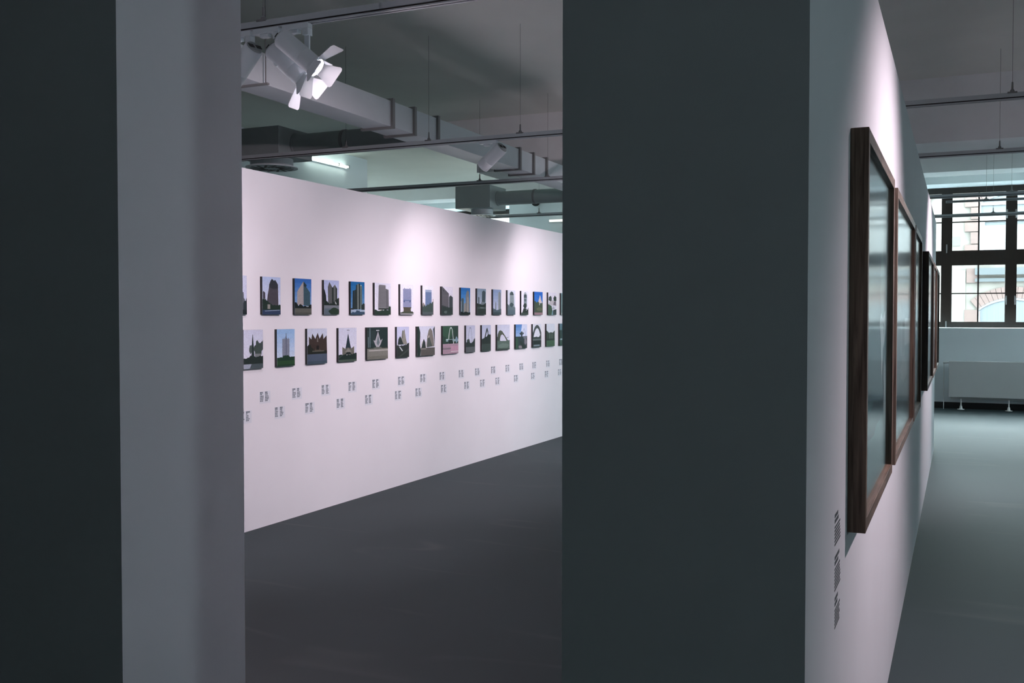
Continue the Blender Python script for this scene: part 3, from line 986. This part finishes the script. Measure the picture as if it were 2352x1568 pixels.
T('mounted photo of a slanting grey facade above a dark pointed house, upper row', 8.600, 8.831, sky('#dcd7e4', '#d6d2e0') + [
    ('#55555a', [(0, 0), (0, 1), (0.05, 1), (0.64, 0.76), (0.64, 0)])] + grid(0.05, 0.3, 0.6, 0.72, 6, 11, '#716b72', 0.5) + [
    ('#37393f', [(0.1, 0.9), (0.2, 0.86), (0.2, 0.82), (0.1, 0.86)]),
    ('#3b4245', [(0.66, 0.1), (0.66, 0.64), (0.8, 0.7), (1, 0.63), (1, 0.1)]), ('#2a3533', hill([(0, 0.36), (0.25, 0.3), (0.5, 0.28), (0.75, 0.26), (1, 0.3)], 0.03)),
    ('#56625f', blob(0.35, 0.1, 0.15, 0.05))])
T('mounted photo of two beige towers under deep blue sky above black grass, upper row', 9.009, 9.219, sky('#1d66ae', '#8fb0d8') + [
    ('#45555a', [(0.03, 0.1), (0.05, 0.6), (0.25, 0.62), (0.3, 0.58), (0.3, 0.1)]), ('#aeb8c4', rect(0, 0.1, 0.05, 0.5)),
    ('#8c877f', [(0.3, 0.1), (0.35, 0.42), (0.52, 0.44), (0.52, 0.1)]), ('#77787a', [(0.5, 0.1), (0.52, 0.72), (0.6, 0.84), (0.72, 0.92), (0.86, 0.85), (0.92, 0.4), (0.96, 0.1)]),
    ('#a59c90', [(0.66, 0.1), (0.7, 0.7), (0.78, 0.6), (0.78, 0.1)]), ('#17201f', hill([(0, 0.12), (0.4, 0.1), (1, 0.1)]))])
T('mounted photo of two dark misty towers over a dark meadow, upper row', 9.383, 9.594, sky('#7f93a6', '#c5c6d6') + [
    ('#4f5c62', [(0.1, 0.4), (0.1, 0.66), (0.18, 0.69), (0.26, 0.65), (0.26, 0.4)]), ('#3d4c52', [(0.52, 0.4), (0.55, 0.88), (0.75, 0.94), (0.95, 0.88), (0.9, 0.4)]),
    ('#6f7b80', [(0.36, 0.38), (0.5, 0.5), (0.9, 0.48), (0.9, 0.36)]), ('#242f2c', hill([(0, 0.45), (0.3, 0.4), (0.6, 0.38), (1, 0.47)], 0.02)),
    ('#3a4644', rect(0, 0.22, 1, 0.3)), ('#65706e', blob(0.55, 0.27, 0.25, 0.02)), ('#28322e', rect(0, 0, 1, 0.2))])
T('mounted photo of one tall pale tower and a short one in blue haze, upper row', 9.773, 9.982, sky('#8398bd', '#c8c8dc') + [
    ('#78838a', [(0.25, 0.2), (0.27, 0.48), (0.34, 0.52), (0.38, 0.46), (0.4, 0.2)]), ('#8b9296', [(0.62, 0.2), (0.62, 0.86), (0.8, 0.94), (0.92, 0.86), (0.95, 0.2)]),
    ('#6f777a', [(0.8, 0.2), (0.8, 0.93), (0.92, 0.86), (0.95, 0.2)]), ('#485860', hill([(0, 0.24), (0.5, 0.2), (1, 0.24)], 0.02)), ('#37464b', rect(0, 0, 1, 0.1))])
T('mounted photo of a domed cylinder tower filling the frame, upper row', 10.152, 10.363, sky('#cdd0de', '#c6c9d8') + [
    ('#8b979c', [(0.26, 0.3), (0.28, 0.86), (0.8, 0.86), (0.86, 0.4), (0.95, 0.3)]), ('#3e4c50', [(0.27, 0.8), (0.3, 0.9), (0.5, 0.96), (0.72, 0.92), (0.8, 0.8)])] +
    [('#6c797e', rect(0.28, 0.42 + 0.06 * k, 0.82, 0.445 + 0.06 * k)) for k in range(6)] + [
    ('#3a4a4e', blob(0.5, 0.4, 0.26, 0.1)), ('#5c6a70', hill([(0, 0.44), (0.2, 0.38), (0.5, 0.3), (0.8, 0.34), (1, 0.3)], 0.02)), ('#50606a', rect(0, 0, 1, 0.2))])
T('mounted photo of a slim dark-windowed tower with a round cap on white sky, upper row', 10.537, 10.740, sky('#d9d6e4', '#ddd8e4') + [
    ('#9aa2aa', blob(0.55, 0.86, 0.2, 0.1, jit=0.02)), ('#78858a', rect(0.34, 0.4, 0.78, 0.86)), ('#38464a', [(0.34, 0.72), (0.36, 0.82), (0.56, 0.88), (0.76, 0.82), (0.78, 0.72)]),
    ('#4c5a5e', blob(0.55, 0.62, 0.18, 0.05)), ('#293532', blob(0.52, 0.38, 0.26, 0.11, jit=0.1)), ('#222d29', [(0.1, 0.06), (0.3, 0.28), (0.75, 0.26), (0.98, 0.06)]),
    (BLK, hill([(0.8, 0.2), (0.9, 0.24), (1, 0.32)])), ('#34403a', rect(0, 0, 1, 0.09)), ('#a9b0b0', rect(0.66, 0.18, 0.75, 0.22))])
T('mounted photo of pale rocks rising into deep blue sky above green trees, upper row', 10.922, 11.178, sky('#1559b4', '#5c8ad0') + [
    ('#c7b6b4', [(0.45, 0.5), (0.52, 0.66), (0.6, 0.74), (0.66, 0.86), (0.74, 0.8), (0.8, 0.66), (0.95, 0.52)]), ('#3c4a3a', hill([(0, 0.62), (0.15, 0.56), (0.4, 0.56), (0.7, 0.5), (1, 0.54)], 0.03)),
    ('#cbc4c0', rect(0.58, 0.42, 0.64, 0.54)), ('#5a5e48', blob(0.6, 0.25, 0.35, 0.08)), ('#8d7078', rect(0, 0, 1, 0.1))])
T('mounted photo of white houses and a stream between green banks, upper row', 11.358, 11.629, sky('#dcd5e2', '#d8d2de') + [
    ('#39463f', blob(0.24, 0.72, 0.2, 0.12)), ('#2e3a36', blob(0.85, 0.72, 0.22, 0.13)), ('#b9b0b6', [(0.05, 0.45), (0.1, 0.56), (0.5, 0.66), (0.95, 0.6), (1, 0.4)]),
    ('#6e6670', [(0.6, 0.45), (0.7, 0.6), (0.95, 0.6), (0.95, 0.42)]), ('#395240', [(0, 0), (0, 0.48), (0.4, 0.4), (0.5, 0.2), (0.4, 0)]), ('#a7a9b6', [(0.45, 0.28), (0.6, 0.4), (0.8, 0.3), (0.7, 0.24)]),
    ('#2c3c3c', [(0.55, 0), (0.6, 0.22), (1, 0.26), (1, 0)]), ('#6f8f9c', [(0.42, 0), (0.5, 0.2), (0.58, 0.18), (0.58, 0)])])
T('mounted photo with a pale green streak, mostly hidden by the dark pier end, upper row', 11.793, 12.049, sky('#7e9aa0', '#6e8684') + [
    ('#aab4a6', rect(0.15, 0.1, 0.4, 0.95)), ('#40544a', rect(0.5, 0, 1, 0.6)), ('#98a0a0', rect(0, 0, 1, 0.1))])

Bm('mounted photo of a slender dark church spire among trees beside water, lower row', 5.643, 5.858, sky('#c6c8dc', '#dad6e4') + [
    ('#2b3636', [(0.4, 0.3), (0.42, 0.6), (0.455, 0.88), (0.47, 0.88), (0.52, 0.6), (0.55, 0.3)]), ('#414c48', blob(0.76, 0.5, 0.22, 0.2)), ('#4b5552', blob(0.36, 0.5, 0.07, 0.12)), ('#434a4c', blob(0.98, 0.6, 0.1, 0.12)),
    ('#77797b', rect(0.58, 0.3, 0.9, 0.38)), ('#27302e', hill([(0, 0.27), (0.2, 0.28), (0.35, 0.34), (0.6, 0.3), (1, 0.32)], 0.02)), ('#9a9fae', rect(0, 0, 1, 0.12)), ('#4a5458', [(0.3, 0), (0.4, 0.12), (1, 0.12), (1, 0)])])
Bm('mounted photo of a grey pipe-like tower on a vivid green lawn, lower row', 6.021, 6.237, sky('#8fb2da', '#d6d8e8') + [
    ('#868a98', rect(0.3, 0.24, 0.7, 0.74)), ('#6b7080', rect(0.46, 0.24, 0.56, 0.76)), ('#5a6070', [(0.49, 0.74), (0.5, 0.9), (0.52, 0.9), (0.54, 0.74)])] +
    [('#70768a', rect(0.31 + 0.08 * k, 0.24, 0.335 + 0.08 * k, 0.74 + 0.03 * (k % 3))) for k in range(5)] + [
    ('#20392a', hill([(0, 0.24), (0.3, 0.24), (0.35, 0.29), (0.65, 0.29), (0.7, 0.25), (1, 0.25)], 0.01)), ('#2b4a2e', rect(0, 0, 1, 0.15)), ('#223d2b', rect(0, 0, 1, 0.05))])
Bm('mounted photo of a brown crown-shaped spiky building above grey water, lower row', 6.398, 6.662, sky('#c3c8da', '#d4d4e2') + [
    ('#3c302c', [(0.08, 0.34), (0.08, 0.78), (0.2, 0.7), (0.25, 0.86), (0.4, 0.71), (0.52, 0.88), (0.62, 0.71), (0.78, 0.87), (0.82, 0.7), (0.98, 0.8), (1, 0.34)]),
    ('#77716e', [(0.48, 0.62), (0.49, 0.74), (0.53, 0.74), (0.55, 0.62)]), ('#50453e', [(0.36, 0.36), (0.52, 0.52), (0.7, 0.36)]), ('#1c1a19', [(0.44, 0.4), (0.46, 0.52), (0.58, 0.52), (0.6, 0.4)]),
    ('#20231f', hill([(0, 0.52), (0.12, 0.56), (0.25, 0.44), (0.4, 0.36), (0.7, 0.37), (1, 0.36)], 0.02)), ('#5a5850', rect(0.25, 0.345, 0.85, 0.375)), ('#4b5566', rect(0, 0, 1, 0.28)), ('#3e4c58', rect(0, 0, 1, 0.08))])
Bm('mounted photo of a dark cone spire over a star-shaped concrete porch, lower row', 6.826, 7.090, sky('#c7c8da', '#d6d2e2') + [
    ('#23323a', [(0.36, 0.36), (0.42, 0.52), (0.525, 0.84), (0.63, 0.52), (0.7, 0.36)]), ('#4a5058', rect(0.45, 0.925, 0.6, 0.94)), ('#8a98a8', rect(0.522, 0.83, 0.528, 0.97)),
    ('#66635c', [(0.2, 0.2), (0.2, 0.44), (0.36, 0.38), (0.52, 0.42), (0.68, 0.38), (0.86, 0.45), (0.86, 0.2)]), ('#84807a', [(0.34, 0.28), (0.53, 0.40), (0.72, 0.28)]),
    (BLK, [(0.36, 0.22), (0.45, 0.28), (0.62, 0.28), (0.7, 0.22)]), ('#1e2b27', hill([(0, 0.22), (0.2, 0.22), (0.5, 0.2), (0.8, 0.22), (0.92, 0.25), (1, 0.24)])), ('#47544a', rect(0, 0, 1, 0.06)), ('#4a5650', [(0.02, 0.14), (0.2, 0.2), (0.25, 0.2), (0.02, 0.12)])])
Bm('mounted photo of a white lattice star spire before dark woods, lower row', 7.254, 7.593, [('#223030', rect(0, 0, 1, 1)), ('#2c3a3a', rect(0, 0.5, 0.4, 0.9)),
    ('#a9a5ac', [(0.30, 0.6), (0.38, 0.58), (0.42, 0.66), (0.52, 0.88), (0.6, 0.66), (0.64, 0.58), (0.74, 0.64), (0.64, 0.46), (0.55, 0.36), (0.46, 0.36), (0.38, 0.46)]),
    ('#667276', [(0.45, 0.5), (0.52, 0.76), (0.6, 0.52), (0.52, 0.42)]), ('#d0d0d4', rect(0.43, 0.89, 0.58, 0.915)), ('#7d9098', rect(0.12, 0.35, 0.145, 0.98)), ('#8a9aa0', rect(0.05, 0.3, 0.07, 0.7)),
    ('#2a332d', rect(0, 0.24, 1, 0.38)), ('#77766f', rect(0, 0, 1, 0.34)), ('#a7a39f', rect(0.08, 0.26, 1, 0.30)), ('#6b6a62', rect(0, 0, 1, 0.1)), ('#5c5e58', blob(0.5, 0.36, 0.2, 0.03))])
Bm('narrow mounted photo of a dark tent form beside a pale split spire, lower row', 7.748, 7.965, sky('#b9bcd8', '#cfcde0') + [
    ('#2c3434', [(0.06, 0.42), (0.12, 0.6), (0.25, 0.7), (0.4, 0.6), (0.55, 0.42)]), ('#85827a', [(0.36, 0.62), (0.44, 0.9), (0.5, 0.86), (0.62, 0.92), (0.72, 0.64), (0.84, 0.42), (0.54, 0.42)]),
    ('#5f605c', [(0.44, 0.9), (0.5, 0.86), (0.48, 0.62), (0.4, 0.64)]), ('#b8bcc0', rect(0, 0.4, 0.45, 0.42)), ('#2a302e', hill([(0, 0.39), (0.5, 0.39), (0.82, 0.42), (0.9, 0.48), (1, 0.46)])),
    ('#c2c6c8', [(0.15, 0.36), (0.28, 0.34), (0.48, 0.22), (0.42, 0.2)]), ('#3d4340', [(0, 0), (0.5, 0.14), (1, 0.3), (1, 0.24), (0.5, 0.08), (0.2, 0)])])
Bm('mounted photo of a tall pale parabolic shell between dark cypress trees, lower row', 8.119, 8.455, sky('#c9cbdc', '#dcd6e2') + [
    ('#77726c', [(0.52, 0.3), (0.56, 0.64), (0.64, 0.86), (0.74, 0.94), (0.86, 0.84), (0.92, 0.6), (0.97, 0.3)]), ('#4a504c', [(0.54, 0.28), (0.6, 0.62), (0.7, 0.6), (0.86, 0.3)]), ('#cfc8c4', [(0.6, 0.6), (0.66, 0.7), (0.68, 0.66), (0.62, 0.6)]),
    ('#2b3432', [(0.2, 0.24), (0.28, 0.42), (0.36, 0.58), (0.44, 0.46), (0.48, 0.24)]), ('#c4c0bc', [(0.2, 0.3), (0.26, 0.5), (0.3, 0.5), (0.24, 0.3)]), ('#c4bebc', rect(0.47, 0.28, 0.51, 0.48)),
    ('#22312c', [(0, 0), (0, 1), (0.08, 1), (0.16, 0.8), (0.14, 0.4), (0.18, 0.2), (0.16, 0)]), ('#37444a', [(0.9, 0.9), (1, 1), (1, 0.3)]),
    ('#55524f', rect(0.18, 0, 1, 0.27)), ('#8a827c', rect(0.2, 0.22, 0.5, 0.25))])
Bm('mounted photo of a thin white arch before green trees on pink ground, lower row', 8.621, 8.952, [('#2a3f36', rect(0, 0, 1, 1)), ('#34523f', blob(0.3, 0.8, 0.4, 0.25)),
    ('#e2e6e2', arch(0.52, 0.32, 0.19, 0.95, 0.035, 20, 2.6)), ('#d6dcdc', rect(0.66, 0.3, 0.7, 0.5)), ('#8fa4a8', rect(0.2, 0.44, 1, 0.52)), ('#20302c', rect(0.34, 0.36, 0.62, 0.5)), ('#7d93a2', blob(0.88, 0.5, 0.07, 0.12)), ('#c6d4d4', rect(0.2, 0.5, 0.34, 0.53)),
    ('#a58a98', rect(0, 0, 1, 0.36)), ('#7c6f78', rect(0, 0.16, 0.55, 0.22)), ('#b78ea2', rect(0.5, 0.06, 1, 0.28)), ('#d6cdd2', rect(0.5, 0.07, 1, 0.09))])
Bm('mounted photo of a hair-thin grey arch above dark trees, narrow, lower row', 9.125, 9.331, sky('#b9bcd2', '#cccbdc') + [
    ('#6a7488', arch(0.45, 0.3, 0.24, 0.93, 0.03, 20, 2.8)), ('#38433f', blob(0.25, 0.4, 0.18, 0.1)), ('#2a3432', hill([(0, 0.36), (0.3, 0.4), (0.55, 0.33), (0.8, 0.42), (0.95, 0.52), (1, 0.5)], 0.02)), ('#565c5e', rect(0, 0, 1, 0.2))])
Bm('mounted photo of a leaning dark pointed arch over dark bushes, lower row', 9.496, 9.715, sky('#b0b6ce', '#cfcddc') + [
    ('#2a3636', [(0.2, 0.4), (0.34, 0.62), (0.5, 0.86), (0.6, 0.9), (0.7, 0.76), (0.72, 0.45), (0.66, 0.45), (0.64, 0.68), (0.58, 0.78), (0.48, 0.66), (0.34, 0.42)]),
    ('#232e2b', hill([(0, 0.46), (0.25, 0.5), (0.5, 0.56), (0.75, 0.66), (1, 0.62)], 0.02)), ('#36433f', rect(0, 0, 1, 0.28))])
Bm('wide mounted photo of a broad olive arch dipping to a green meadow, lower row', 9.877, 10.210, sky('#bfc2d6', '#d6d2e0') + [
    ('#4c5348', [(0, 0.4), (0.04, 0.62), (0.12, 0.74), (0.24, 0.79), (0.4, 0.74), (0.6, 0.58), (0.86, 0.36), (0.74, 0.36), (0.55, 0.55), (0.4, 0.62), (0.28, 0.58), (0.2, 0.4)]),
    ('#3d473f', blob(0.05, 0.42, 0.2, 0.1)), ('#5a6a62', [(0.72, 0.48), (0.95, 0.5), (0.8, 0.46)]), ('#52635b', hill([(0, 0.38), (0.4, 0.35), (1, 0.38)], 0.01)), ('#64756c', blob(0.5, 0.16, 0.4, 0.1)), ('#39453f', rect(0, 0, 1, 0.06))])
Bm('mounted photo of a dark dragon-like roof figure with fading blue sky, lower row', 10.376, 10.702, sky('#4878b4', '#d8d6e6') + [
    ('#c2c8de', [(0.4, 0.5), (0.55, 1), (1, 1), (1, 0.5)]), ('#2f3b3e', [(0.3, 0.62), (0.42, 0.66), (0.52, 0.72), (0.62, 0.66), (0.75, 0.64), (0.6, 0.56), (0.56, 0.4), (0.48, 0.4), (0.44, 0.56)]), ('#6b7688', arch(0.72, 0.5, 0.16, 0.82, 0.02, 12, 2.2)),
    ('#2b383a', rect(0, 0, 1, 0.5)), ('#2f4a3a', rect(0, 0, 0.2, 0.45)), ('#78757e', blob(0.85, 0.28, 0.1, 0.14)), ('#80787e', blob(0.4, 0.06, 0.16, 0.07)), ('#23302c', [(0.3, 0.3), (0.5, 0.3), (0.9, 0), (0.6, 0)]), ('#6a7078', blob(0.8, 0.44, 0.16, 0.04))])
Bm('mounted photo of a thick dark arch framing white sky, lower row', 10.875, 11.136, sky('#d2d2de', '#dcd8e2') + [
    ('#3f4848', arch(0.5, 0.42, 0.62, 0.96, 0.2, 18, 2.2, 0.14)), ('#313c3a', hill([(0, 0.45), (0.3, 0.44), (0.4, 0.47), (0.5, 0.44), (0.75, 0.46), (0.85, 0.52), (1, 0.48)], 0.02)), ('#5c6464', rect(0, 0.3, 1, 0.36)), ('#1f2b29', rect(0, 0.12, 1, 0.28)), ('#7b8a92', rect(0.1, 0.05, 0.8, 0.11))])
Bm('mounted photo of a small gate between green slopes and a lawn, lower row', 11.303, 11.573, sky('#d0d2de', '#d8d6e0') + [
    ('#35433a', [(0, 0), (0, 0.72), (0.35, 0.58), (0.7, 0.58), (1, 0.7), (1, 0)]), ('#3a4540', rect(0.35, 0.56, 0.7, 0.62)), ('#66726a', rect(0.36, 0.34, 0.44, 0.56)), ('#66726a', rect(0.62, 0.34, 0.7, 0.56)), ('#28352f', rect(0, 0.26, 1, 0.34)), ('#3f5c45', rect(0, 0, 1, 0.26))])
Bm('mounted photo of blue-green foliage, cut off by the dark pier end, lower row', 11.744, 12.004, sky('#5d7a88', '#486862') + [('#2c403c', rect(0, 0.3, 0.3, 0.7)), ('#9aaab0', rect(0.1, 0.24, 0.6, 0.32)), ('#3a5248', rect(0, 0, 1, 0.25))])


def photo(label, y0, y1, z0, z1, polys, group):
    th = 0.020
    bm = NB()
    box(bm, XP, XP + th, y0, y1, z0, z1)
    o = tag(link('mounted_photo', bm, 'board_edge'), label, 'photo', group)
    print_mesh(polys, lambda u, v: Vector((XP + th, y0 + (y1 - y0) * u, z0 + (z1 - z0) * v)), Vector((1, 0, 0)), 'print', 'print', o)
    return o


for l, a, b, p in TOP:
    photo(l, a, b, 1.556, 1.832, p, 'small photos in the upper row')
for l, a, b, p in BOT:
    photo(l, a, b, 1.168, 1.446, p, 'small photos in the lower row')


# ------------------------------------------------------------------ little captions under the photographs
def caption(y, zt, label, group, seed, w=0.112, h=0.076):
    g = random.Random(seed)
    bm = NB()
    box(bm, XP, XP + 0.0008, y - 0.004, y + w + 0.008, zt - h - 0.010, zt + 0.003)
    o = tag(link('caption_label', bm, 'film'), label, 'caption', group)
    bm = NB()
    for c in (0, 1):
        cy = y + c * w * 0.52
        cw = w * 0.40
        rows = [(0.0, 0.012, g.uniform(0.6, 0.95)), (0.014, 0.009, g.uniform(0.3, 0.7))]
        t = 0.028
        for k in range(4):
            rows.append((t, 0.008, g.uniform(0.55, 0.98)))
            t += 0.0115
        for (dz, hh, f) in rows:
            x = 0.0
            while x < cw * f:
                ww = min(g.uniform(0.008, 0.016), cw * f - x)
                if ww > 0.003:
                    box(bm, XP + 0.0008, XP + 0.0012, cy + x, cy + x + ww, zt - dz - hh, zt - dz)
                x += ww + 0.003
    link('lettering', bm, 'ink', o)
    return o


ORD = ['first', 'second', 'third', 'fourth', 'fifth', 'sixth', 'seventh', 'eighth', 'ninth', 'tenth', 'eleventh', 'twelfth', 'thirteenth', 'fourteenth', 'fifteenth', 'sixteenth']
SUB_T = ['two-peaked tower', 'half sunlit pointed tower', 'grey twin towers', 'dark stepped slabs', 'grey many-windowed block', 'lilac block with antlers', 'plain blue-grey slab tower',
         'slanting grey facade', 'two beige towers', 'dark misty towers', 'tall hazy tower', 'domed cylinder tower', 'round-capped slim tower', 'pale rocks on blue', 'white houses and stream', 'pale green streak']
SUB_B = ['church spire', 'pipe-like tower on lawn', 'brown spiky crown building', 'dark cone spire', 'white star spire', 'tent form and split spire', 'parabolic shell', 'white arch on pink ground',
         'hair-thin grey arch', 'leaning pointed arch', 'broad olive arch', 'dragon-like roof figure', 'thick dark arch', 'gate between slopes', 'blue-green foliage']
for i, (l, a, b, p) in enumerate(TOP[1:]):
    caption(a - 0.008, 0.991, 'grey text caption, upper caption row, below the photo of ' + SUB_T[i], 'captions of the upper row', 100 + i)
for i, (l, a, b, p) in enumerate(BOT):
    y = a if i else 5.632
    caption(y, 0.864, 'grey text caption, lower caption row, below the photo of ' + SUB_B[i], 'captions of the lower row', 300 + i)


# ------------------------------------------------------------------ wall text beside the framed pictures
def wall_text(y0, y1, zt, zb, label, seed):
    g = random.Random(seed)
    bm = NB()
    z = zt
    k = 0
    while z > zb + 0.004:
        hh = 0.0085 if k < 2 else 0.0048
        if k == 2:
            z -= 0.004
        y = y0
        end = y0 + (y1 - y0) * (g.uniform(0.5, 0.8) if k < 2 else g.uniform(0.86, 1.0))
        while y < end:
            w = min(g.uniform(0.006, 0.022), end - y)
            box(bm, XC, XC + 0.0006, y, y + w, z - hh, z)
            y += w + 0.0028
        z -= hh + (0.0040 if k < 2 else 0.0034)
        k += 1
    return tag(link('wall_text', bm, 'ink_dark'), label, 'wall text', 'dark lettering blocks beside the first frame')


wall_text(2.432, 2.556, 1.082, 1.003, 'uppermost of three dark lettering blocks on the wall beside the nearest frame', 1)
wall_text(2.437, 2.558, 0.981, 0.894, 'middle of three dark lettering blocks on the wall beside the nearest frame', 2)
wall_text(2.444, 2.553, 0.882, 0.800, 'lowest of three dark lettering blocks on the wall beside the nearest frame', 3)


# ------------------------------------------------------------------ framed pictures
XFR = -0.218


def picture(y0, y1, z0, z1, polys, label, wz='wood_z', wy='wood_y', fw=0.034):
    r = root('framed_picture', (XC, (y0 + y1) / 2, z0), label, 'framed picture', 'wooden frames on the corridor wall')
    bm = NB()
    box(bm, XC + 0.001, XFR, y0, y0 + fw, z0, z1, bev=0.0015)
    link('frame_side', bm, wz, r)
    bm = NB()
    box(bm, XC + 0.001, XFR, y1 - fw, y1, z0, z1, bev=0.0015)
    link('frame_side', bm, wz, r)
    bm = NB()
    box(bm, XC + 0.001, XFR - 0.0004, y0 + fw, y1 - fw, z1 - fw, z1, bev=0.0012)
    link('frame_top', bm, wy, r)
    bm = NB()
    box(bm, XC + 0.001, XFR - 0.0004, y0 + fw, y1 - fw, z0, z0 + fw, bev=0.0012)
    link('frame_bottom', bm, wy, r)
    bm = NB()
    box(bm, XC + 0.001, XC + 0.024, y0 + fw, y1 - fw, z0 + fw, z1 - fw)
    bk = link('backing_board', bm, 'backing', r)
    a, b, c, d = y0 + fw, y1 - fw, z0 + fw, z1 - fw
    print_mesh(polys, lambda u, v: Vector((XC + 0.024, a + (b - a) * u, c + (d - c) * v)), Vector((1, 0, 0)), 'picture', 'print', bk)
    bm = NB()
    box(bm, XC + 0.030, XC + 0.032, a - 0.002, b + 0.002, c - 0.002, d + 0.002)
    link('glass', bm, 'glazing', r)
    return r


def torn(seed, base, patches):
    rr = random.Random(seed)
    out = sky(base[0], base[1], 10)
    for (c, cx, cy, rx, ry) in patches:
        n = 22
        out.append((c, [(cx + rx * math.cos(2 * math.pi * i / n) * rr.uniform(0.55, 1.25), cy + ry * math.sin(2 * math.pi * i / n) * rr.uniform(0.6, 1.2)) for i in range(n)]))
    return out


picture(2.713, 3.815, 0.985, 2.033, torn(1, ('#41585c', '#55747a'), [('#6d878a', 0.78, 0.62, 0.10, 0.16), ('#4d686d', 0.3, 0.55, 0.25, 0.12), ('#35494d', 0.5, 0.22, 0.4, 0.05)]) + [
    ('#b9c6c6', [(0.66, 0.52), (0.72, 0.55), (0.8, 0.53), (0.9, 0.56), (0.93, 0.5), (0.86, 0.44), (0.8, 0.43), (0.78, 0.31), (0.74, 0.36), (0.72, 0.45)]),
    ('#a3b4b5', [(0.88, 0.40), (0.94, 0.36), (0.96, 0.22), (0.93, 0.08), (0.9, 0.16), (0.86, 0.2)]),
    ('#7e9599', [(0.8, 0.52), (0.84, 0.46), (0.88, 0.5)]), ('#5d777b', [(0.84, 0.43), (0.88, 0.42), (0.86, 0.3), (0.82, 0.32)])],
        'nearest framed picture, almost black frame side towards the viewer, above the floor gap', fw=0.034)
picture(4.005, 5.60, 0.985, 2.028, torn(2, ('#7d8a8c', '#677a7d'), [('#8f9a9b', 0.3, 0.5, 0.2, 0.12), ('#586a6d', 0.4, 0.18, 0.3, 0.05), ('#949f9f', 0.6, 0.3, 0.2, 0.08)]) + [
    ('#d8dcd9', rect(0.64, 0.40, 0.97, 0.53)), ('#5f7376', rect(0.66, 0.34, 0.97, 0.395)), ('#56686b', rect(0.64, 0.535, 0.97, 0.56)), ('#a9b2b1', rect(0.42, 0.36, 0.5, 0.52)),
    ('#4f6063', [(0.4, 0.20), (0.8, 0.25), (0.82, 0.24), (0.45, 0.185)])],
        'second framed picture along the wall, with a brown grained frame edge')
picture(5.70, 6.65, 0.985, 2.028, torn(3, ('#a3abab', '#8b9697'), [('#c0c6c6', 0.5, 0.5, 0.3, 0.2)]), 'third framed picture along the wall, just before the wide gap')
picture(8.05, 9.52, 0.985, 2.028, torn(4, ('#9aa4a5', '#808c8e'), [('#b4bcbc', 0.5, 0.5, 0.3, 0.2)]), 'fourth framed picture, its black side standing clear after the wide gap', 'ebony_z', 'ebony_y')
picture(9.75, 10.95, 0.985, 2.028, torn(5, ('#9aa4a5', '#808c8e'), [('#b4bcbc', 0.5, 0.5, 0.3, 0.2)]), 'fifth framed picture, a thin brown edge between the black one and the last')
picture(11.2, 12.25, 0.985, 2.028, torn(6, ('#9aa4a5', '#808c8e'), [('#b4bcbc', 0.5, 0.5, 0.3, 0.2)]), 'last framed picture at the wall end, edge seen against the bright window')

# ------------------------------------------------------------------ render quality
try:
    SC.cycles.use_denoising = True
    SC.cycles.max_bounces = 10
    SC.cycles.diffuse_bounces = 6
    SC.cycles.glossy_bounces = 4
    SC.cycles.transparent_max_bounces = 12
    SC.cycles.sample_clamp_indirect = 25.0
    SC.cycles.caustics_reflective = False
except Exception:
    pass
